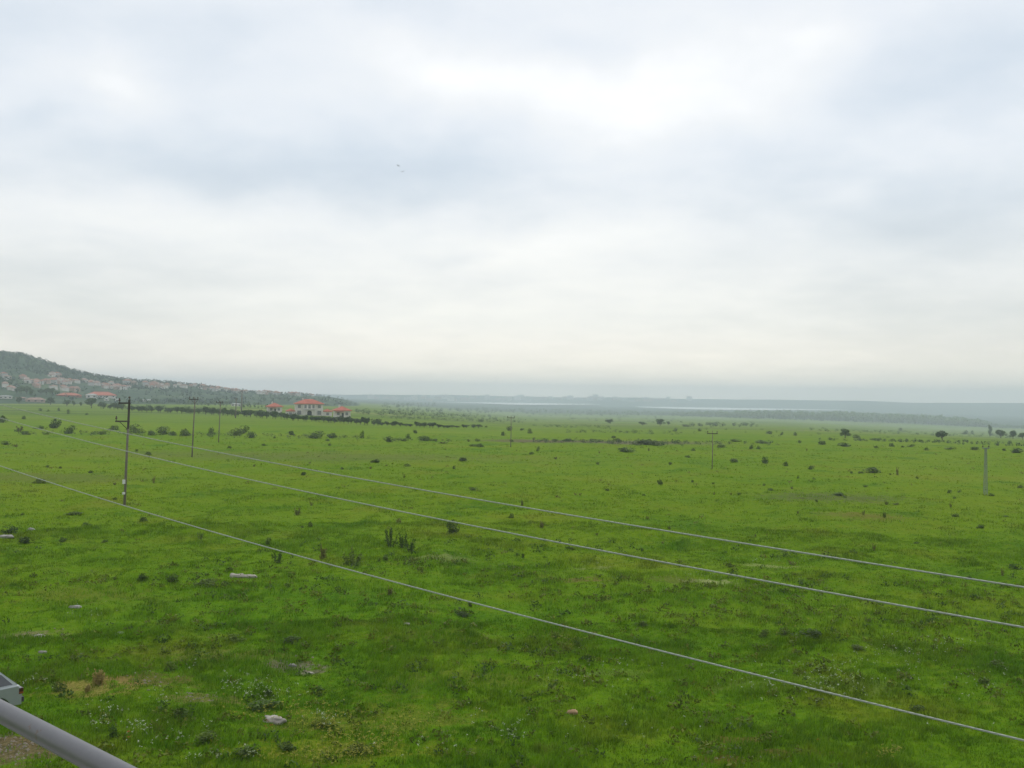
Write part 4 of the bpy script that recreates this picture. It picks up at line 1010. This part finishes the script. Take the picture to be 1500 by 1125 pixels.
def ground_cover(name, n, r0, r1, mat, label, size, seed, thr):
    rng = np.random.default_rng(seed); P, r = tufts(n, r0, r1, 31, seed)
    k = fbm(P[:, 0]/5, P[:, 1]/5, seed, 3) > thr; P = P[k & keep_bare(P, rng)]; n = len(P)
    nl = 20; sz = size*rng.uniform(.5, 1.6, n)
    c = np.repeat(P, nl, 0); s_ = np.repeat(sz, nl); d = rng.normal(size=(n*nl, 3)); d /= np.linalg.norm(d, axis=1)[:, None]
    q = s_*rng.uniform(.5, 1, n*nl); zz = ground_z(P[:, 0], P[:, 1]); z0 = np.repeat(zz, nl)
    C = np.stack([c[:, 0]+d[:, 0]*q, c[:, 1]+d[:, 1]*q, z0+.04+np.abs(d[:, 2])*q*.9], -1)
    a = rng.normal(size=(n*nl, 3)); a /= np.linalg.norm(a, axis=1)[:, None]; b = np.cross(a, d); b /= np.linalg.norm(b, axis=1)[:, None]
    L = (s_*rng.uniform(.14, .3, n*nl))[:, None]
    V = np.stack([C-a*L, C-b*L*.55, C+a*L, C+b*L*.55], 1).reshape(-1, 3)
    t = np.clip(np.repeat(rng.uniform(.1, .9, n), nl)*.6+.2+rng.normal(size=n*nl)*.15, 0, 1)
    tag(link(name, np_mesh(name, V, np.arange(len(V)), np.full(n*nl, 4), mat, t)), label, 'ground cover', None, 'stuff')
ground_cover('ground_cover', 2300, 26, 66, M['yellow_leaf'], 'low leafy weeds growing through the foreground grass', .22, 71, .44)
ground_cover('ground_cover', 1000, 26, 75, M['green_leaf'], 'fresh green leafy tussocks growing in the foreground hollows', .24, 72, .50)
ground_cover('ground_cover', 420, 60, 260, M['brown_leaf'], 'brownish seed-head tufts sprinkled over the meadow', .24, 73, .47)
rng = np.random.default_rng(91); mb = MB()
for (px, py, sx_, sy_, n) in [(25,1095,28,12,150),(45,930,22,5,60),(215,995,28,8,40),(430,972,22,5,50),(1090,1112,40,6,40),(300,1020,24,5,30)]:
    for _ in range(n):
        P, r = place(px+rng.normal()*sx_, py+rng.normal()*sy_); q = rng.uniform(.02, .075)
        d = [Vector((rng.uniform(.6, 1.2)*x, rng.uniform(.6, 1.2)*y, rng.uniform(.5, .9)*z))*q for x, y, z in ((1,0,0),(0,1,0),(-1,0,0),(0,-1,0),(0,0,1),(0,0,-.5))]
        mb.quad_faces([P+k for k in d], [(0,1,4),(1,2,4),(2,3,4),(3,0,4),(1,0,5),(2,1,5),(3,2,5),(0,3,5)])
tag(link('gravel', mb.mesh('gravel', M['pebble'])), 'loose grey pebbles on the bare soil patches', 'gravel', None, 'stuff')

def flowers(name, spots, mat, label, cat, head, stem_h, hf=.0):
    """flower heads over thin stalks: spots = (column, row, spread px x, spread px y, count)"""
    rng = np.random.default_rng(len(spots)*7+3); mb = MB()
    for (px, py, sx, sy, n) in spots:
        for _ in range(n):
            P, r = place(px+rng.normal()*sx, py+rng.normal()*sy); h = stem_h*rng.uniform(.7, 1.3)
            q = P+Vector((0, 0, h)); mb.tube([P, q], .0025, 3, 1)
            for _ in range(5):
                c = q+Vector((rng.normal()*head*.6, rng.normal()*head*.6, rng.normal()*.02)); a = rng.uniform(0, 6.28); s = head*rng.uniform(.35, .75)
                tl_ = Vector((rng.normal()*.3, rng.normal()*.3, 1)).normalized(); u = tl_.orthogonal().normalized(); v = tl_.cross(u)
                mb.quad_faces([c+(u*math.cos(a+t)+v*math.sin(a+t))*s for t in (0, 1.57, 3.14, 4.71)], [(0,1,2,3)], 0, rng.random())
    o = link(name, mb.mesh(name, [mat, M['green_leaf']])); return tag(o, label, cat, None, 'stuff')
flowers('white_wildflowers', [(330,1000,6,4,9),(345,1010,8,4,10),(372,1003,12,5,26),(395,1015,16,6,30),(360,1016,12,4,14),(425,1020,20,6,12),(280,982,5,3,6),(150,1050,14,5,20),(140,1078,8,5,14),(205,1075,9,6,14),(264,1085,2,3,4),(302,1072,5,3,7),
        (468,1052,4,3,6),(480,1062,14,5,16),(230,1040,10,5,8),(300,1118,16,4,14),(365,1113,8,5,10),(245,1030,16,5,8),(1200,985,22,8,26),(1240,995,30,8,30),(1320,955,26,8,22),(1400,955,22,6,18),(1120,1000,24,8,22),(900,985,26,6,16),(870,830,14,3,14),(1040,852,26,3,34),(1135,828,22,3,26),
        (1220,1013,30,6,18),(730,1092,10,4,7),(700,1055,8,4,6),(760,1080,8,4,8),(760,1100,10,4,8),(1395,1075,30,8,6),(640,822,20,3,10),(1330,1000,20,6,8),(600,740,40,10,5),(60,1010,20,8,14),(215,1090,30,12,30),(650,1110,40,8,16),(860,1010,40,8,24),(1180,1015,60,10,50),(1290,975,50,10,50),(1440,1010,40,10,24),(120,905,30,8,14),(900,1080,60,12,16)],
        M['white_flower'], 'white wildflowers sprinkled through the grass', 'wildflowers', .034, .36)
flowers('yellow_wildflowers', [(390,1040,30,6,30),(470,1065,34,8,36),(530,1095,30,9,50),(500,1110,30,8,40),(340,1045,12,5,12),(1300,1112,12,5,24),(820,925,16,6,22),(828,945,12,7,20),(1150,925,24,6,22),(560,1100,30,8,16),(440,1045,40,8,60),(520,1075,50,10,90),(470,1115,50,6,80),(600,1070,40,10,40)],
        leaf_material('yellow_flower_heads', (.20,.20,.01), (.32,.31,.015), (.42,.40,.03)), 'yellow-green flowering herbs in the foreground grass', 'wildflowers', .05, .24)
flowers('poppies', [(189,1096,2,1,2),(391,1075,3,1,3),(428,917,2,1,1),(1200,1112,2,1,1)], M['red_flower'], 'few red poppies in the foreground grass', 'wildflowers', .05, .4)

# ---------------------------------------------------------------- haze
hm = bpy.data.materials.new('air_haze'); hm.use_nodes = True; nt = hm.node_tree; nt.nodes.clear()
out = nt.nodes.new('ShaderNodeOutputMaterial'); pv = nt.nodes.new('ShaderNodeVolumePrincipled')
pv.inputs['Color'].default_value = (.80, .90, .97, 1); pv.inputs['Density'].default_value = 2.95e-4; pv.inputs['Anisotropy'].default_value = .0
nt.links.new(pv.outputs[0], out.inputs['Volume'])
mb = MB(); mb.box(-7200, 7200, -7200, 7200, -62, 96)
hz = link('haze', mb.mesh('haze', hm)); tag(hz, 'pale damp air hanging over the plain', 'haze', None, 'stuff')

# ---------------------------------------------------------------- sky, sun
world = bpy.data.worlds.new('World'); S.world = world; world.use_nodes = True; nt = world.node_tree
bg = nt.nodes['Background']; bg.inputs['Strength'].default_value = .1
SUN_EL, SUN_AZ = rad(48), rad(12)
sky = nt.nodes.new('ShaderNodeTexSky'); sky.sky_type = 'NISHITA'; sky.sun_disc = False; sky.sun_elevation = SUN_EL; sky.sun_rotation = SUN_AZ
tc = nt.nodes.new('ShaderNodeTexCoord'); gen = tc.outputs['Generated']
def vm(op, a, b=None):
    n = nt.nodes.new('ShaderNodeVectorMath'); n.operation = op
    for s, v in zip(n.inputs, (a, b)):
        if v is None: continue
        if isinstance(v, tuple): s.default_value = v
        else: nt.links.new(v, s)
    return n.outputs['Value'] if op == 'DOT_PRODUCT' else n.outputs[0]
sx = nt.nodes.new('ShaderNodeSeparateXYZ'); nt.links.new(gen, sx.inputs[0])
el = sx.outputs[2]
# cloud deck seen in perspective
den = math_n(nt, 'ADD', math_n(nt, 'MAXIMUM', el, 0.), .16)
cv = nt.nodes.new('ShaderNodeCombineXYZ'); nt.links.new(math_n(nt, 'DIVIDE', sx.outputs[0], den), cv.inputs[0]); nt.links.new(math_n(nt, 'DIVIDE', sx.outputs[1], den), cv.inputs[1])
deck = noise(nt, 2.3, 7, .56, cv.outputs[0]); deck2 = noise(nt, 6.5, 6, .58, cv.outputs[0])
wn = nt.nodes.new('ShaderNodeTexNoise'); wn.inputs['Scale'].default_value = 3.2; wn.inputs['Detail'].default_value = 5; nt.links.new(gen, wn.inputs['Vector'])
warp = vm('MULTIPLY', vm('SUBTRACT', wn.outputs['Color'], (.5,.5,.5)), (.30,.30,.17))
wd = vm('ADD', gen, warp)
def cloud_mass(px, py, sxp, syp):
    d0 = ray(px, py); r0 = RCAM @ np.array([1,0,0.]); r0 = r0-d0*(r0@d0); r0 /= np.linalg.norm(r0); u0 = np.cross(r0, d0)
    a = math_n(nt, 'MULTIPLY', vm('DOT_PRODUCT', wd, tuple(r0)), F/sxp); b = math_n(nt, 'MULTIPLY', vm('DOT_PRODUCT', wd, tuple(u0)), F/syp)
    s = math_n(nt, 'ADD', math_n(nt, 'MULTIPLY', a, a), math_n(nt, 'MULTIPLY', b, b))
    e = math_n(nt, 'POWER', 2.718, math_n(nt, 'MULTIPLY', s, -1.))
    front = math_n(nt, 'GREATER_THAN', vm('DOT_PRODUCT', gen, tuple(d0)), 0.)
    return math_n(nt, 'MULTIPLY', e, front)
light = None
MASSES = [(960,150,230,95,.85),(600,95,170,55,.6),(190,130,60,40,.55),(830,345,260,32,.5),(300,330,300,40,.3),(1200,15,110,50,.55),(60,100,120,50,.25),(700,430,330,50,.22),(1265,290,70,30,.25),
          (480,250,330,52,-.62),(570,20,90,40,-.5),(1420,80,150,90,-.55),(1420,345,190,60,-.75),(1130,230,230,60,-.45),(40,150,110,30,-.45),(30,15,120,50,-.35),(1480,540,280,90,-.6),(40,480,320,80,-.5),(760,500,420,70,.12),(1250,450,160,40,-.2),(330,400,200,26,-.2),(1380,200,130,40,.2),(860,60,160,24,-.3),(700,180,120,20,-.15),(250,60,110,30,-.25),(1100,340,130,26,-.25),(640,348,70,14,-.3),(880,220,90,16,-.15)]
for (a, b, c, d, w) in MASSES:
    q = math_n(nt, 'MULTIPLY', cloud_mass(a, b, c, d), w); light = q if light is None else math_n(nt, 'ADD', light, q)
tone = math_n(nt, 'ADD', math_n(nt, 'ADD', math_n(nt, 'MULTIPLY', light, .45), math_n(nt, 'MULTIPLY', math_n(nt, 'SUBTRACT', deck, .5), .46)), math_n(nt, 'ADD', math_n(nt, 'MULTIPLY', math_n(nt, 'SUBTRACT', deck2, .5), .15), .5))
K = 8.6
cl = ramp(nt, tone, [(0, (.50,.585,.69)), (.28, (.65,.72,.80)), (.5, (.79,.83,.88)), (.68, (.87,.89,.91)), (.9, (1.02,1.02,1.02))])
low = ramp(nt, tone, [(0, (.68,.69,.68)), (.3, (.81,.80,.77)), (.55, (.965,.94,.89)), (.8, (1.08,1.045,.97))])
cl = mix(nt, mrange(nt, el, .26, .02), cl, low)
cl = mix(nt, mrange(nt, el, .085, .015), cl, mix(nt, 1., cl, (1.26, 1.17, 1.10), 'MULTIPLY'))
scl = vm('SCALE', cl); scl.node.inputs['Scale'].default_value = K
col = mix(nt, .93, sky.outputs[0], scl)
nt.links.new(col, bg.inputs['Color'])
sl = bpy.data.lights.new('sun', 'SUN'); sl.energy = .9; sl.angle = rad(18); sl.color = (1, .965, .90)
so = bpy.data.objects.new('sun', sl); COL.objects.link(so)
sd = Vector((math.sin(SUN_AZ)*math.cos(SUN_EL), math.cos(SUN_AZ)*math.cos(SUN_EL), math.sin(SUN_EL)))
so.rotation_euler = sd.to_track_quat('Z', 'Y').to_euler(); so.location = (0, 0, 400)

# ---------------------------------------------------------------- camera, render
cam = bpy.data.cameras.new('camera'); cam.sensor_width = 36; cam.lens = F*36/1500; cam.clip_start = .05; cam.clip_end = 20000
co = bpy.data.objects.new('camera', cam); COL.objects.link(co)
co.matrix_world = Matrix.Translation((0, 0, EYE)) @ Matrix([[*RCAM[i], 0] for i in range(3)]+[[0,0,0,1]])
S.camera = co
S.render.engine = 'CYCLES'
S.view_settings.view_transform = 'Standard'; S.view_settings.look = 'None'; S.view_settings.exposure = .35; S.view_settings.gamma = 1
S.cycles.volume_bounces = 2; S.cycles.max_bounces = 8; S.cycles.use_denoising = True
S.render.filter_size = 2.1
